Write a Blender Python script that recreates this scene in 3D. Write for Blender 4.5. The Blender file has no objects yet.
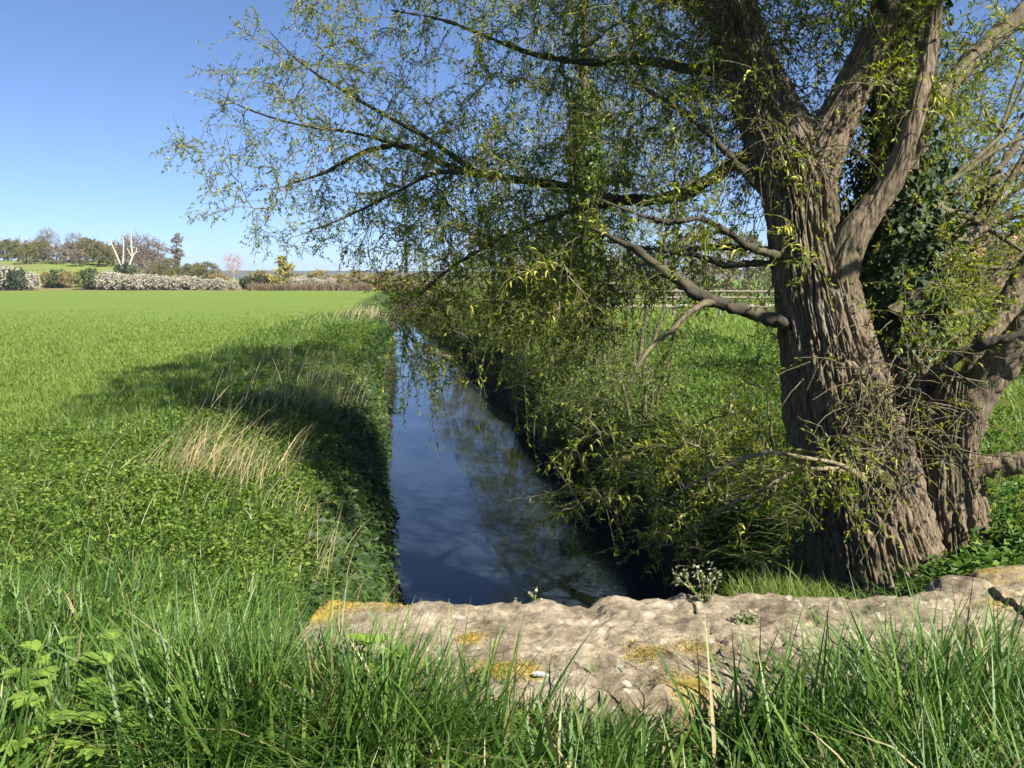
import bpy, math
import numpy as np
from mathutils import Vector

rng = np.random.default_rng(11)
scene = bpy.context.scene
COL = scene.collection
R = math.radians

# ------------------------------------------------------------------ camera
F = 835.0
PITCH = R(7.3)
EYE = np.array([0.0, 0.0, 1.65])
cam_d = bpy.data.cameras.new('camera')
cam_d.sensor_width = 36.0
cam_d.lens = F / 1024.0 * 36.0
cam_d.clip_start = 0.05
cam_d.clip_end = 9000
cam = bpy.data.objects.new('camera', cam_d)
COL.objects.link(cam)
cam.location = EYE
cam.rotation_euler = (R(90) - PITCH, 0, 0)
scene.camera = cam
_FW = np.array([0, math.cos(PITCH), -math.sin(PITCH)])
_UP = np.array([0, math.sin(PITCH), math.cos(PITCH)])


def P(px, py, Y):
    """world point at distance Y ahead seen at picture position (surveying helper)"""
    d = _FW + np.array([1.0, 0, 0]) * (px - 512) / F + _UP * (384 - py) / F
    return EYE + d * (Y / d[1])


def PZ(px, py, z):
    """world point on the level z seen at picture position"""
    d = _FW + np.array([1.0, 0, 0]) * (px - 512) / F + _UP * (384 - py) / F
    return EYE + d * ((z - EYE[2]) / d[2])


def XA(px, Y):
    return (px - 512) / F * Y * 1.0


# ------------------------------------------------------------------ numpy helpers
def _hash(ix, iy, iz, seed):
    h = (ix * 374761393 + iy * 668265263 + iz * 2147483647 + seed * 1274126177) & 0xffffffff
    h = ((h ^ (h >> 13)) * 1274126177) & 0xffffffff
    h = ((h ^ (h >> 16)) * 2246822519) & 0xffffffff
    return ((h ^ (h >> 15)) & 0xffff) / 65535.0


def vnoise(p, seed=0):
    p = np.asarray(p, float)
    i = np.floor(p).astype(np.int64)
    f = p - i
    f = f * f * (3 - 2 * f)
    out = 0
    for dx in (0, 1):
        wx = f[..., 0] if dx else 1 - f[..., 0]
        for dy in (0, 1):
            wy = f[..., 1] if dy else 1 - f[..., 1]
            for dz in (0, 1):
                wz = f[..., 2] if dz else 1 - f[..., 2]
                out = out + wx * wy * wz * _hash(i[..., 0] + dx, i[..., 1] + dy, i[..., 2] + dz, seed)
    return out


def fbm(p, seed=0, octv=4, gain=0.5):
    p = np.asarray(p, float)
    a, s, t = 1.0, 0.0, 0.0
    for k in range(octv):
        s = s + a * vnoise(p, seed + k * 17)
        t += a
        a *= gain
        p = p * 2.03 + 11.7
    return s / t


def sstep(a, b, x):
    t = np.clip((np.asarray(x, float) - a) / (b - a), 0, 1)
    return t * t * (3 - 2 * t)


def norm(v):
    return v / np.maximum(np.linalg.norm(v, axis=-1, keepdims=True), 1e-9)


def mesh_obj(name, V, Fc, mat, parent=None, smooth=True, attrs=None, cols=None):
    """link one mesh object from a vertex array and an (n,3|4) face array or a list of these"""
    V = np.ascontiguousarray(V, np.float32).reshape(-1, 3)
    Fl = Fc if isinstance(Fc, list) else [Fc]
    me = bpy.data.meshes.new(name)
    me.vertices.add(len(V))
    me.vertices.foreach_set('co', V.ravel())
    loops = np.concatenate([np.asarray(f, np.int32).ravel() for f in Fl])
    tot = np.concatenate([np.full(len(f), np.asarray(f).shape[1], np.int32) for f in Fl])
    start = np.concatenate([[0], np.cumsum(tot)[:-1]]).astype(np.int32)
    me.loops.add(len(loops))
    me.loops.foreach_set('vertex_index', loops)
    me.polygons.add(len(tot))
    me.polygons.foreach_set('loop_start', start)
    me.polygons.foreach_set('loop_total', tot)
    me.polygons.foreach_set('use_smooth', np.full(len(tot), smooth, bool))
    me.update(calc_edges=True)
    me.validate()
    for k, a in (attrs or {}).items():
        at = me.attributes.new(k, 'FLOAT', 'POINT')
        at.data.foreach_set('value', np.ascontiguousarray(a, np.float32).ravel())
    for k, a in (cols or {}).items():
        at = me.attributes.new(k, 'FLOAT_COLOR', 'POINT')
        a = np.asarray(a, np.float32)
        a = np.concatenate([a, np.ones((len(a), 1), np.float32)], 1)
        at.data.foreach_set('color', a.ravel())
    me.materials.append(mat)
    o = bpy.data.objects.new(name, me)
    COL.objects.link(o)
    if parent is not None:
        o.parent = parent
    return o


def empty(name, loc=(0, 0, 0)):
    o = bpy.data.objects.new(name, None)
    o.empty_display_size = 0.2
    o.location = loc
    COL.objects.link(o)
    return o


def tag(o, label=None, cat=None, group=None, kind=None):
    if label: o['label'] = label
    if cat: o['category'] = cat
    if group: o['group'] = group
    if kind: o['kind'] = kind
    return o


class Bag:
    """collects vertex / face arrays for one mesh"""
    def __init__(s):
        s.v, s.f, s.r, s.n = [], [], [], 0

    def add(s, V, Fc, rnd=None):
        V = np.asarray(V, float).reshape(-1, 3)
        s.v.append(V)
        for f in (Fc if isinstance(Fc, list) else [Fc]):
            s.f.append(np.asarray(f) + s.n)
        s.r.append(np.zeros(len(V)) if rnd is None else np.asarray(rnd, float).ravel())
        s.n += len(V)

    def build(s, name, mat, parent=None, smooth=True):
        tri = [f for f in s.f if f.shape[1] == 3]
        quad = [f for f in s.f if f.shape[1] == 4]
        fl = ([np.concatenate(quad)] if quad else []) + ([np.concatenate(tri)] if tri else [])
        return mesh_obj(name, np.concatenate(s.v), fl, mat, parent, smooth, {'rnd': np.concatenate(s.r)})


def tubes(pts, rad, sides=3):
    """pts (N,K,3), rad (N,K) -> tubes"""
    N, K, _ = pts.shape
    t = np.gradient(pts, axis=1)
    t = norm(t)
    ref = np.where(np.abs(t[:, :1, 2:3]) > 0.9, np.array([1.0, 0, 0]), np.array([0, 0, 1.0]))
    ref = np.broadcast_to(ref, t.shape)
    a = norm(np.cross(t, ref))
    b = np.cross(t, a)
    th = np.arange(sides) / sides * 2 * np.pi
    V = pts[:, :, None, :] + rad[:, :, None, None] * (np.cos(th)[None, None, :, None] * a[:, :, None, :] + np.sin(th)[None, None, :, None] * b[:, :, None, :])
    idx = np.arange(N * K * sides).reshape(N, K, sides)
    nx = np.roll(idx, -1, axis=2)
    f = np.stack([idx[:, :-1], nx[:, :-1], nx[:, 1:], idx[:, 1:]], -1).reshape(-1, 4)
    return V.reshape(-1, 3), f, np.repeat(rng.random(N), K * sides)


def leaf_quads(pos, d, n, ln, wd, bend=0.15):
    """one folded rhombus per leaf"""
    d = norm(d)
    s = norm(np.cross(d, n))
    n = np.cross(s, d)
    ln = ln[:, None]; wd = wd[:, None]
    mid = pos + d * ln * 0.45 + n * ln * 0.06
    V = np.stack([pos, mid + s * wd * 0.5 + n * wd * 0.12, pos + d * ln - n * ln * bend, mid - s * wd * 0.5 + n * wd * 0.12], 1)
    f = np.arange(len(pos) * 4).reshape(-1, 4)
    return V.reshape(-1, 3), f, np.repeat(rng.random(len(pos)), 4)


def blades(pos, az, h, w, lean, curl, K=4):
    """grass blades: pos (N,3); lean = start tilt, curl = extra tilt at the tip (radians)"""
    N = len(pos)
    hd = np.stack([np.cos(az), np.sin(az), np.zeros(N)], 1)
    tw = az + np.pi / 2 + rng.normal(0, 0.5, N)
    sd = np.stack([np.cos(tw), np.sin(tw), np.zeros(N)], 1)
    p = pos.copy()
    rows = []
    for k in range(K):
        t = k / (K - 1)
        ww = w * (1 - t ** 1.6) * (0.75 + 0.6 * min(t * 3, 1) * 0.4) + 0.0006
        rows.append(p - sd * ww[:, None] * 0.5)
        rows.append(p + sd * ww[:, None] * 0.5)
        ang = lean + curl * (t + 0.5 / (K - 1))
        p = p + (hd * np.sin(ang)[:, None] + np.array([0, 0, 1.0]) * np.cos(ang)[:, None]) * (h / (K - 1))[:, None]
    V = np.stack(rows, 1)
    b = (np.arange(N) * 2 * K)[:, None]
    f = np.concatenate([b + np.array([2 * k, 2 * k + 1, 2 * k + 3, 2 * k + 2])[None] for k in range(K - 1)], 0)
    return V.reshape(-1, 3), f, np.repeat(rng.random(N), 2 * K)


def resample(pts, n, extra=None):
    """Catmull-Rom through pts -> n points"""
    pts = np.asarray(pts, float)
    m = len(pts)
    q = np.concatenate([[2 * pts[0] - pts[1]], pts, [2 * pts[-1] - pts[-2]]])
    u = np.linspace(0, m - 1 - 1e-6, n)
    i = np.floor(u).astype(int)
    t = (u - i)[:, None]
    p0, p1, p2, p3 = q[i], q[i + 1], q[i + 2], q[i + 3]
    return 0.5 * (2 * p1 + (p2 - p0) * t + (2 * p0 - 5 * p1 + 4 * p2 - p3) * t ** 2 + (3 * p1 - p0 - 3 * p2 + p3) * t ** 3)


def rand_dir(n):
    return norm(rng.normal(size=(n, 3)))


# ------------------------------------------------------------------ materials
def nodes_of(name):
    m = bpy.data.materials.new(name)
    m.use_nodes = True
    nt = m.node_tree
    nt.nodes.clear()
    out = nt.nodes.new('ShaderNodeOutputMaterial')
    return m, nt, out


def N(nt, typ, **kw):
    n = nt.nodes.new(typ)
    for k, v in kw.items():
        if k in n.inputs:
            n.inputs[k].default_value = v
        else:
            setattr(n, k, v)
    return n


def ramp(nt, stops):
    r = nt.nodes.new('ShaderNodeValToRGB')
    el = r.color_ramp.elements
    while len(el) < len(stops):
        el.new(0.5)
    for e, (p, c) in zip(el, stops):
        e.position = p
        e.color = (*c, 1)
    return r


def leaf_mat(name, stops, trans=0.35, rough=0.5, spec=0.3):
    m, nt, out = nodes_of(name)
    at = N(nt, 'ShaderNodeAttribute', attribute_name='rnd')
    rp = ramp(nt, stops)
    nt.links.new(at.outputs['Fac'], rp.inputs[0])
    p = N(nt, 'ShaderNodeBsdfPrincipled', Roughness=rough)
    p.inputs['Specular IOR Level'].default_value = spec
    nt.links.new(rp.outputs[0], p.inputs['Base Color'])
    t = N(nt, 'ShaderNodeBsdfTranslucent')
    hs = N(nt, 'ShaderNodeHueSaturation', Saturation=1.1, Value=1.3)
    nt.links.new(rp.outputs[0], hs.inputs['Color'])
    nt.links.new(hs.outputs[0], t.inputs[0])
    mx = N(nt, 'ShaderNodeMixShader')
    mx.inputs[0].default_value = trans
    nt.links.new(p.outputs[0], mx.inputs[1])
    nt.links.new(t.outputs[0], mx.inputs[2])
    nt.links.new(mx.outputs[0], out.inputs[0])
    return m


def bark_mat(name, dark, light, scale=(14, 14, 2.2), bump=0.6, moss=0.0):
    m, nt, out = nodes_of(name)
    tc = N(nt, 'ShaderNodeNewGeometry')
    mp = N(nt, 'ShaderNodeMapping')
    mp.inputs['Scale'].default_value = scale
    nt.links.new(tc.outputs['Position'], mp.inputs[0])
    n1 = N(nt, 'ShaderNodeTexNoise', Scale=1.0, Detail=6.0, Roughness=0.65)
    nt.links.new(mp.outputs[0], n1.inputs['Vector'])
    rp = ramp(nt, [(0.3, dark), (0.52, tuple((a + b) / 2 for a, b in zip(dark, light))), (0.72, light)])
    nt.links.new(n1.outputs['Fac'], rp.inputs[0])
    col = rp.outputs[0]
    n2 = N(nt, 'ShaderNodeTexNoise', Scale=3.0, Detail=4.0)
    nt.links.new(tc.outputs['Position'], n2.inputs['Vector'])
    if moss:
        mx = N(nt, 'ShaderNodeMix', data_type='RGBA')
        r2 = ramp(nt, [(0.5, (0, 0, 0)), (0.68, (moss, moss, moss))])
        nt.links.new(n2.outputs['Fac'], r2.inputs[0])
        nt.links.new(r2.outputs[0], mx.inputs[0])
        nt.links.new(col, mx.inputs[6])
        mx.inputs[7].default_value = (0.13, 0.13, 0.05, 1)
        col = mx.outputs[2]
    p = N(nt, 'ShaderNodeBsdfPrincipled', Roughness=0.85)
    p.inputs['Specular IOR Level'].default_value = 0.2
    nt.links.new(col, p.inputs['Base Color'])
    b = N(nt, 'ShaderNodeBump', Strength=bump, Distance=0.02)
    nt.links.new(n1.outputs['Fac'], b.inputs['Height'])
    nt.links.new(b.outputs[0], p.inputs['Normal'])
    nt.links.new(p.outputs[0], out.inputs[0])
    return m


def rugged_bark(name, dark, light):
    m, nt, out = nodes_of(name)
    g = N(nt, 'ShaderNodeNewGeometry')
    def tex(scale, detail, rough, typ='FBM', dist=0.0):
        mp = N(nt, 'ShaderNodeMapping')
        mp.inputs['Scale'].default_value = scale
        nt.links.new(g.outputs['Position'], mp.inputs[0])
        n = N(nt, 'ShaderNodeTexNoise', Scale=1.0, Detail=detail, Roughness=rough, Distortion=dist)
        n.noise_type = typ
        n.normalize = True
        nt.links.new(mp.outputs[0], n.inputs['Vector'])
        return n
    fine = tex((60, 60, 11), 6, .7)
    ridge = tex((26, 26, 3.6), 5, .6, 'RIDGED_MULTIFRACTAL', .3)
    patch = tex((2.2, 2.2, 1.6), 5, .6)
    patch2 = tex((5, 5, 3), 4, .7)
    rp = ramp(nt, [(0.28, dark), (0.5, tuple((a * .55 + b * .45) for a, b in zip(dark, light))), (0.74, light)])
    nt.links.new(fine.outputs['Fac'], rp.inputs[0])
    mx = N(nt, 'ShaderNodeMix', data_type='RGBA')
    r1 = ramp(nt, [(0.52, (0, 0, 0)), (0.68, (.5, .5, .5))])
    nt.links.new(patch.outputs['Fac'], r1.inputs[0])
    nt.links.new(r1.outputs[0], mx.inputs[0])
    nt.links.new(rp.outputs[0], mx.inputs[6])
    mx.inputs[7].default_value = (0.085, 0.085, 0.03, 1)
    mx2 = N(nt, 'ShaderNodeMix', data_type='RGBA')
    r2 = ramp(nt, [(0.58, (0, 0, 0)), (0.68, (.6, .6, .6))])
    nt.links.new(patch2.outputs['Fac'], r2.inputs[0])
    nt.links.new(r2.outputs[0], mx2.inputs[0])
    nt.links.new(mx.outputs[2], mx2.inputs[6])
    mx2.inputs[7].default_value = (0.21, 0.19, 0.15, 1)
    p = N(nt, 'ShaderNodeBsdfPrincipled', Roughness=0.9)
    p.inputs['Specular IOR Level'].default_value = 0.15
    nt.links.new(mx2.outputs[2], p.inputs['Base Color'])
    b1 = N(nt, 'ShaderNodeBump', Strength=0.9, Distance=0.05)
    nt.links.new(ridge.outputs['Fac'], b1.inputs['Height'])
    b2 = N(nt, 'ShaderNodeBump', Strength=0.9, Distance=0.018)
    nt.links.new(fine.outputs['Fac'], b2.inputs['Height'])
    nt.links.new(b1.outputs[0], b2.inputs['Normal'])
    nt.links.new(b2.outputs[0], p.inputs['Normal'])
    nt.links.new(p.outputs[0], out.inputs[0])
    return m


M = {}
M['willow_bark'] = rugged_bark('willow_bark', (0.042, 0.031, 0.02), (0.29, 0.225, 0.15))
M['limb_bark'] = bark_mat('limb_bark', (0.05, 0.042, 0.024), (0.17, 0.14, 0.085), (30, 30, 14), 0.9, 0.6)
M['dark_shaded_bark'] = bark_mat('dark_shaded_bark', (0.02, 0.017, 0.012), (0.065, 0.054, 0.037), (20, 20, 8), 0.4, 0.4)  # shade on the boughs is put into this darker bark colour
M['twig'] = bark_mat('twig_bark', (0.085, 0.075, 0.035), (0.22, 0.19, 0.10), (9, 9, 9), 0.1)
M['stick'] = bark_mat('stick_bark', (0.11, 0.085, 0.05), (0.25, 0.2, 0.13), (9, 9, 9), 0.1)
M['dead_wood'] = bark_mat('dead_wood', (0.36, 0.29, 0.21), (0.55, 0.46, 0.35), (3, 3, 1), 0.2)
M['far_bark'] = bark_mat('far_bark', (0.10, 0.08, 0.06), (0.2, 0.16, 0.12), (2, 2, 1), 0.2)
M['pink_bark'] = bark_mat('pink_bark', (0.30, 0.17, 0.14), (0.45, 0.28, 0.23), (2, 2, 1), 0.1)
M['willow_leaf'] = leaf_mat('willow_leaf', [(0, (0.06, 0.10, 0.009)), (0.5, (0.14, 0.19, 0.014)), (0.85, (0.24, 0.275, 0.022)), (1, (0.38, 0.37, 0.04))], 0.5)
M['catkin'] = leaf_mat('catkin', [(0, (0.28, 0.29, 0.04)), (1, (0.46, 0.43, 0.08))], 0.3)
M['ivy_leaf'] = leaf_mat('ivy_leaf', [(0, (0.014, 0.03, 0.008)), (0.7, (0.028, 0.055, 0.012)), (1, (0.055, 0.085, 0.02))], 0.15, 0.6, 0.3)
M['grass'] = leaf_mat('grass_blade', [(0, (0.034, 0.088, 0.016)), (0.4, (0.072, 0.148, 0.024)), (0.85, (0.135, 0.22, 0.04)), (0.94, (0.17, 0.21, 0.06)), (0.96, (0.30, 0.25, 0.12)), (1, (0.4, 0.34, 0.18))], 0.38, 0.45, 0.35)
M['crop'] = leaf_mat('crop_blade', [(0, (0.10, 0.155, 0.025)), (0.6, (0.145, 0.205, 0.036)), (1, (0.2, 0.25, 0.05))], 0.38, 0.5, 0.25)
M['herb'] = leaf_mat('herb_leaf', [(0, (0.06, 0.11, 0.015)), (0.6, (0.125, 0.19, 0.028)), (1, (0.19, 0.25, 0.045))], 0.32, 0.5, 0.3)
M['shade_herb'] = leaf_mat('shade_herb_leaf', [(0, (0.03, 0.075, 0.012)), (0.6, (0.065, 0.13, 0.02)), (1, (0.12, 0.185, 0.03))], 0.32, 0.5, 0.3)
M['darkened_bank_leaf'] = leaf_mat('darkened_nettle_leaf', [(0, (0.018, 0.04, 0.01)), (0.6, (0.035, 0.07, 0.014)), (1, (0.07, 0.115, 0.022))], 0.25, 0.55, 0.25)  # nettle green, darkened further to stand in for tree shade on the left bank
M['broad_leaf'] = leaf_mat('broad_leaf', [(0, (0.12, 0.21, 0.03)), (1, (0.22, 0.31, 0.05))], 0.38, 0.45, 0.4)
M['straw'] = leaf_mat('dry_straw', [(0, (0.34, 0.26, 0.13)), (0.7, (0.5, 0.4, 0.22)), (1, (0.62, 0.52, 0.33))], 0.25, 0.6, 0.2)
M['dull_straw'] = leaf_mat('dull_straw', [(0, (0.2, 0.165, 0.09)), (1, (0.36, 0.3, 0.18))], 0.2, 0.7, 0.2)
M['moss'] = leaf_mat('yellow_moss', [(0, (0.14, 0.10, 0.016)), (0.6, (0.25, 0.185, 0.03)), (1, (0.34, 0.28, 0.07))], 0.2, 0.8, 0.1)
M['petal'] = leaf_mat('pale_petal', [(0, (0.14, 0.17, 0.08)), (0.6, (0.24, 0.26, 0.14)), (1, (0.42, 0.41, 0.3))], 0.25, 0.6, 0.2)
M['dandelion'] = leaf_mat('dandelion_petal', [(0, (0.45, 0.36, 0.02)), (1, (0.55, 0.46, 0.04))], 0.2, 0.6, 0.2)
M['hay_leaf'] = leaf_mat('olive_far_leaf', [(0, (0.10, 0.105, 0.035)), (0.6, (0.155, 0.15, 0.05)), (1, (0.23, 0.205, 0.08))], 0.25)
M['brown_leaf'] = leaf_mat('brown_far_twig', [(0, (0.14, 0.115, 0.075)), (0.6, (0.2, 0.16, 0.11)), (1, (0.28, 0.22, 0.15))], 0.2)
M['purple_leaf'] = leaf_mat('purple_far_twig', [(0, (0.13, 0.095, 0.065)), (0.6, (0.2, 0.15, 0.105)), (1, (0.27, 0.21, 0.15))], 0.2)
M['grey_leaf'] = leaf_mat('grey_far_twig', [(0, (0.17, 0.15, 0.09)), (1, (0.27, 0.24, 0.15))], 0.2)
M['dark_leaf'] = leaf_mat('dark_far_leaf', [(0, (0.03, 0.045, 0.02)), (1, (0.07, 0.10, 0.035))], 0.2)
M['green_leaf'] = leaf_mat('green_far_leaf', [(0, (0.06, 0.085, 0.025)), (1, (0.13, 0.16, 0.05))], 0.25)
M['blossom'] = leaf_mat('blossom', [(0, (0.22, 0.20, 0.13)), (0.35, (0.38, 0.35, 0.27)), (1, (0.58, 0.55, 0.46))], 0.25, 0.7, 0.1)
M['yellow_leaf'] = leaf_mat('yellow_far_leaf', [(0, (0.16, 0.16, 0.03)), (0.5, (0.36, 0.33, 0.07)), (1, (0.52, 0.46, 0.14))], 0.3)
M['reed'] = leaf_mat('reed_bed', [(0, (0.12, 0.085, 0.045)), (1, (0.23, 0.165, 0.10))], 0.2)
M['ochre_leaf'] = leaf_mat('ochre_far_leaf', [(0, (0.17, 0.14, 0.05)), (1, (0.36, 0.29, 0.12))], 0.25)


def ground_mat():
    m, nt, out = nodes_of('ground_cover')
    at = N(nt, 'ShaderNodeAttribute', attribute_name='cover')
    g = N(nt, 'ShaderNodeNewGeometry')
    n1 = N(nt, 'ShaderNodeTexNoise', Scale=9.0, Detail=6.0, Roughness=0.7)
    n2 = N(nt, 'ShaderNodeTexNoise', Scale=0.18, Detail=4.0, Roughness=0.6)
    n3 = N(nt, 'ShaderNodeTexNoise', Scale=45.0, Detail=3.0, Roughness=0.7)
    for n in (n1, n2, n3):
        nt.links.new(g.outputs['Position'], n.inputs['Vector'])
    a = N(nt, 'ShaderNodeMath', operation='ADD')
    nt.links.new(n1.outputs['Fac'], a.inputs[0])
    nt.links.new(n2.outputs['Fac'], a.inputs[1])
    a2 = N(nt, 'ShaderNodeMath', operation='ADD')
    nt.links.new(a.outputs[0], a2.inputs[0])
    nt.links.new(n3.outputs['Fac'], a2.inputs[1])
    mr = N(nt, 'ShaderNodeMapRange')
    mr.inputs['From Min'].default_value = 0.9
    mr.inputs['From Max'].default_value = 2.1
    mr.inputs['To Min'].default_value = 0.72
    mr.inputs['To Max'].default_value = 1.28
    nt.links.new(a2.outputs[0], mr.inputs[0])
    hs = N(nt, 'ShaderNodeHueSaturation')
    nt.links.new(mr.outputs[0], hs.inputs['Value'])
    hm = N(nt, 'ShaderNodeMapRange')
    hm.inputs['From Min'].default_value = 0.35
    hm.inputs['From Max'].default_value = 0.65
    hm.inputs['To Min'].default_value = 0.485
    hm.inputs['To Max'].default_value = 0.51
    nt.links.new(n2.outputs['Fac'], hm.inputs[0])
    nt.links.new(hm.outputs[0], hs.inputs['Hue'])
    nt.links.new(at.outputs['Color'], hs.inputs['Color'])
    p = N(nt, 'ShaderNodeBsdfPrincipled', Roughness=0.95)
    p.inputs['Specular IOR Level'].default_value = 0.05
    nt.links.new(hs.outputs[0], p.inputs['Base Color'])
    b = N(nt, 'ShaderNodeBump', Strength=0.6, Distance=0.05)
    nt.links.new(a2.outputs[0], b.inputs['Height'])
    nt.links.new(b.outputs[0], p.inputs['Normal'])
    nt.links.new(p.outputs[0], out.inputs[0])
    return m


M['ground'] = ground_mat()


def plain_mat(name, c1, c2, scale=3.0, rough=0.8, bump=0.2, dist=0.02):
    m, nt, out = nodes_of(name)
    g = N(nt, 'ShaderNodeNewGeometry')
    n1 = N(nt, 'ShaderNodeTexNoise', Scale=scale, Detail=6.0, Roughness=0.65)
    nt.links.new(g.outputs['Position'], n1.inputs['Vector'])
    rp = ramp(nt, [(0.3, c1), (0.7, c2)])
    nt.links.new(n1.outputs['Fac'], rp.inputs[0])
    p = N(nt, 'ShaderNodeBsdfPrincipled', Roughness=rough)
    p.inputs['Specular IOR Level'].default_value = 0.2
    nt.links.new(rp.outputs[0], p.inputs['Base Color'])
    b = N(nt, 'ShaderNodeBump', Strength=bump, Distance=dist)
    nt.links.new(n1.outputs['Fac'], b.inputs['Height'])
    nt.links.new(b.outputs[0], p.inputs['Normal'])
    nt.links.new(p.outputs[0], out.inputs[0])
    return m


M['hills'] = plain_mat('wooded_hill', (0.045, 0.048, 0.03), (0.085, 0.08, 0.05), 0.05, 0.95, 0.1)
M['lane'] = plain_mat('gravel_lane', (0.4, 0.37, 0.31), (0.55, 0.51, 0.45), 2.0)
M['post_wood'] = plain_mat('weathered_wood', (0.12, 0.10, 0.075), (0.24, 0.205, 0.155), 12.0)
M['brick'] = plain_mat('brick_wall', (0.2, 0.11, 0.08), (0.28, 0.16, 0.11), 3.0)
M['tile'] = plain_mat('orange_tile', (0.26, 0.12, 0.07), (0.36, 0.18, 0.11), 3.0)
M['glass'] = plain_mat('window_glass', (0.03, 0.035, 0.04), (0.05, 0.055, 0.06), 3.0, 0.1, 0.0)
M['white'] = plain_mat('white_paint', (0.7, 0.7, 0.68), (0.8, 0.8, 0.78), 3.0, 0.5, 0.0)
M['shell'] = plain_mat('white_shell', (0.6, 0.58, 0.54), (0.8, 0.78, 0.74), 40.0, 0.6, 0.2, 0.005)


def stone_mat():
    m, nt, out = nodes_of('weathered_stone')
    g = N(nt, 'ShaderNodeNewGeometry')
    pos = g.outputs['Position']
    n1 = N(nt, 'ShaderNodeTexNoise', Scale=5.0, Detail=9.0, Roughness=0.68)
    n2 = N(nt, 'ShaderNodeTexNoise', Scale=38.0, Detail=5.0, Roughness=0.7)
    n3 = N(nt, 'ShaderNodeTexNoise', Scale=17.0, Detail=3.0, Roughness=0.5)
    vo = N(nt, 'ShaderNodeTexVoronoi', Scale=46.0)
    for n in (n1, n2, n3, vo):
        nt.links.new(pos, n.inputs['Vector'])
    rp = ramp(nt, [(0.32, (0.07, 0.053, 0.034)), (0.45, (0.155, 0.125, 0.085)), (0.54, (0.22, 0.182, 0.125)), (0.70, (0.32, 0.275, 0.2))])
    nt.links.new(n1.outputs['Fac'], rp.inputs[0])
    # fine speckle
    mx = N(nt, 'ShaderNodeMix', data_type='RGBA', blend_type='OVERLAY')
    mx.inputs[0].default_value = 0.75
    nt.links.new(rp.outputs[0], mx.inputs[6])
    r2 = ramp(nt, [(0.3, (0.22, 0.21, 0.2)), (0.7, (0.78, 0.78, 0.78))])
    nt.links.new(n2.outputs['Fac'], r2.inputs[0])
    nt.links.new(r2.outputs[0], mx.inputs[7])
    # pale lichen spots
    r3 = ramp(nt, [(0.64, (0, 0, 0)), (0.7, (1, 1, 1))])
    nt.links.new(n3.outputs['Fac'], r3.inputs[0])
    mx2 = N(nt, 'ShaderNodeMix', data_type='RGBA')
    ml = N(nt, 'ShaderNodeMath', operation='MULTIPLY')
    ml.inputs[1].default_value = 0.6
    nt.links.new(r3.outputs[0], ml.inputs[0])
    nt.links.new(ml.outputs[0], mx2.inputs[0])
    nt.links.new(mx.outputs[2], mx2.inputs[6])
    mx2.inputs[7].default_value = (0.42, 0.39, 0.31, 1)
    # yellow lichen where the moss attribute says so
    at = N(nt, 'ShaderNodeAttribute', attribute_name='moss')
    am = N(nt, 'ShaderNodeMath', operation='MULTIPLY_ADD')
    nt.links.new(n1.outputs['Fac'], am.inputs[0])
    am.inputs[1].default_value = 1.2
    nt.links.new(at.outputs['Fac'], am.inputs[2])
    r4 = ramp(nt, [(1.0 - 0.25, (0, 0, 0)), (1.0, (1, 1, 1))])
    sub = N(nt, 'ShaderNodeMath', operation='MULTIPLY')
    sub.inputs[1].default_value = 0.8
    nt.links.new(am.outputs[0], sub.inputs[0])
    nt.links.new(sub.outputs[0], r4.inputs[0])
    mx3 = N(nt, 'ShaderNodeMix', data_type='RGBA')
    nt.links.new(r4.outputs[0], mx3.inputs[0])
    nt.links.new(mx2.outputs[2], mx3.inputs[6])
    r5 = ramp(nt, [(0.35, (0.14, 0.095, 0.02)), (0.6, (0.29, 0.21, 0.05))])
    nt.links.new(n2.outputs['Fac'], r5.inputs[0])
    nt.links.new(r5.outputs[0], mx3.inputs[7])
    p = N(nt, 'ShaderNodeBsdfPrincipled', Roughness=0.92)
    p.inputs['Specular IOR Level'].default_value = 0.15
    nt.links.new(mx3.outputs[2], p.inputs['Base Color'])
    ad = N(nt, 'ShaderNodeMath', operation='MULTIPLY_ADD')
    nt.links.new(n2.outputs['Fac'], ad.inputs[0])
    ad.inputs[1].default_value = 0.35
    nt.links.new(n1.outputs['Fac'], ad.inputs[2])
    b = N(nt, 'ShaderNodeBump', Strength=0.8, Distance=0.03)
    nt.links.new(ad.outputs[0], b.inputs['Height'])
    nt.links.new(b.outputs[0], p.inputs['Normal'])
    nt.links.new(p.outputs[0], out.inputs[0])
    return m


M['stone'] = stone_mat()


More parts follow.
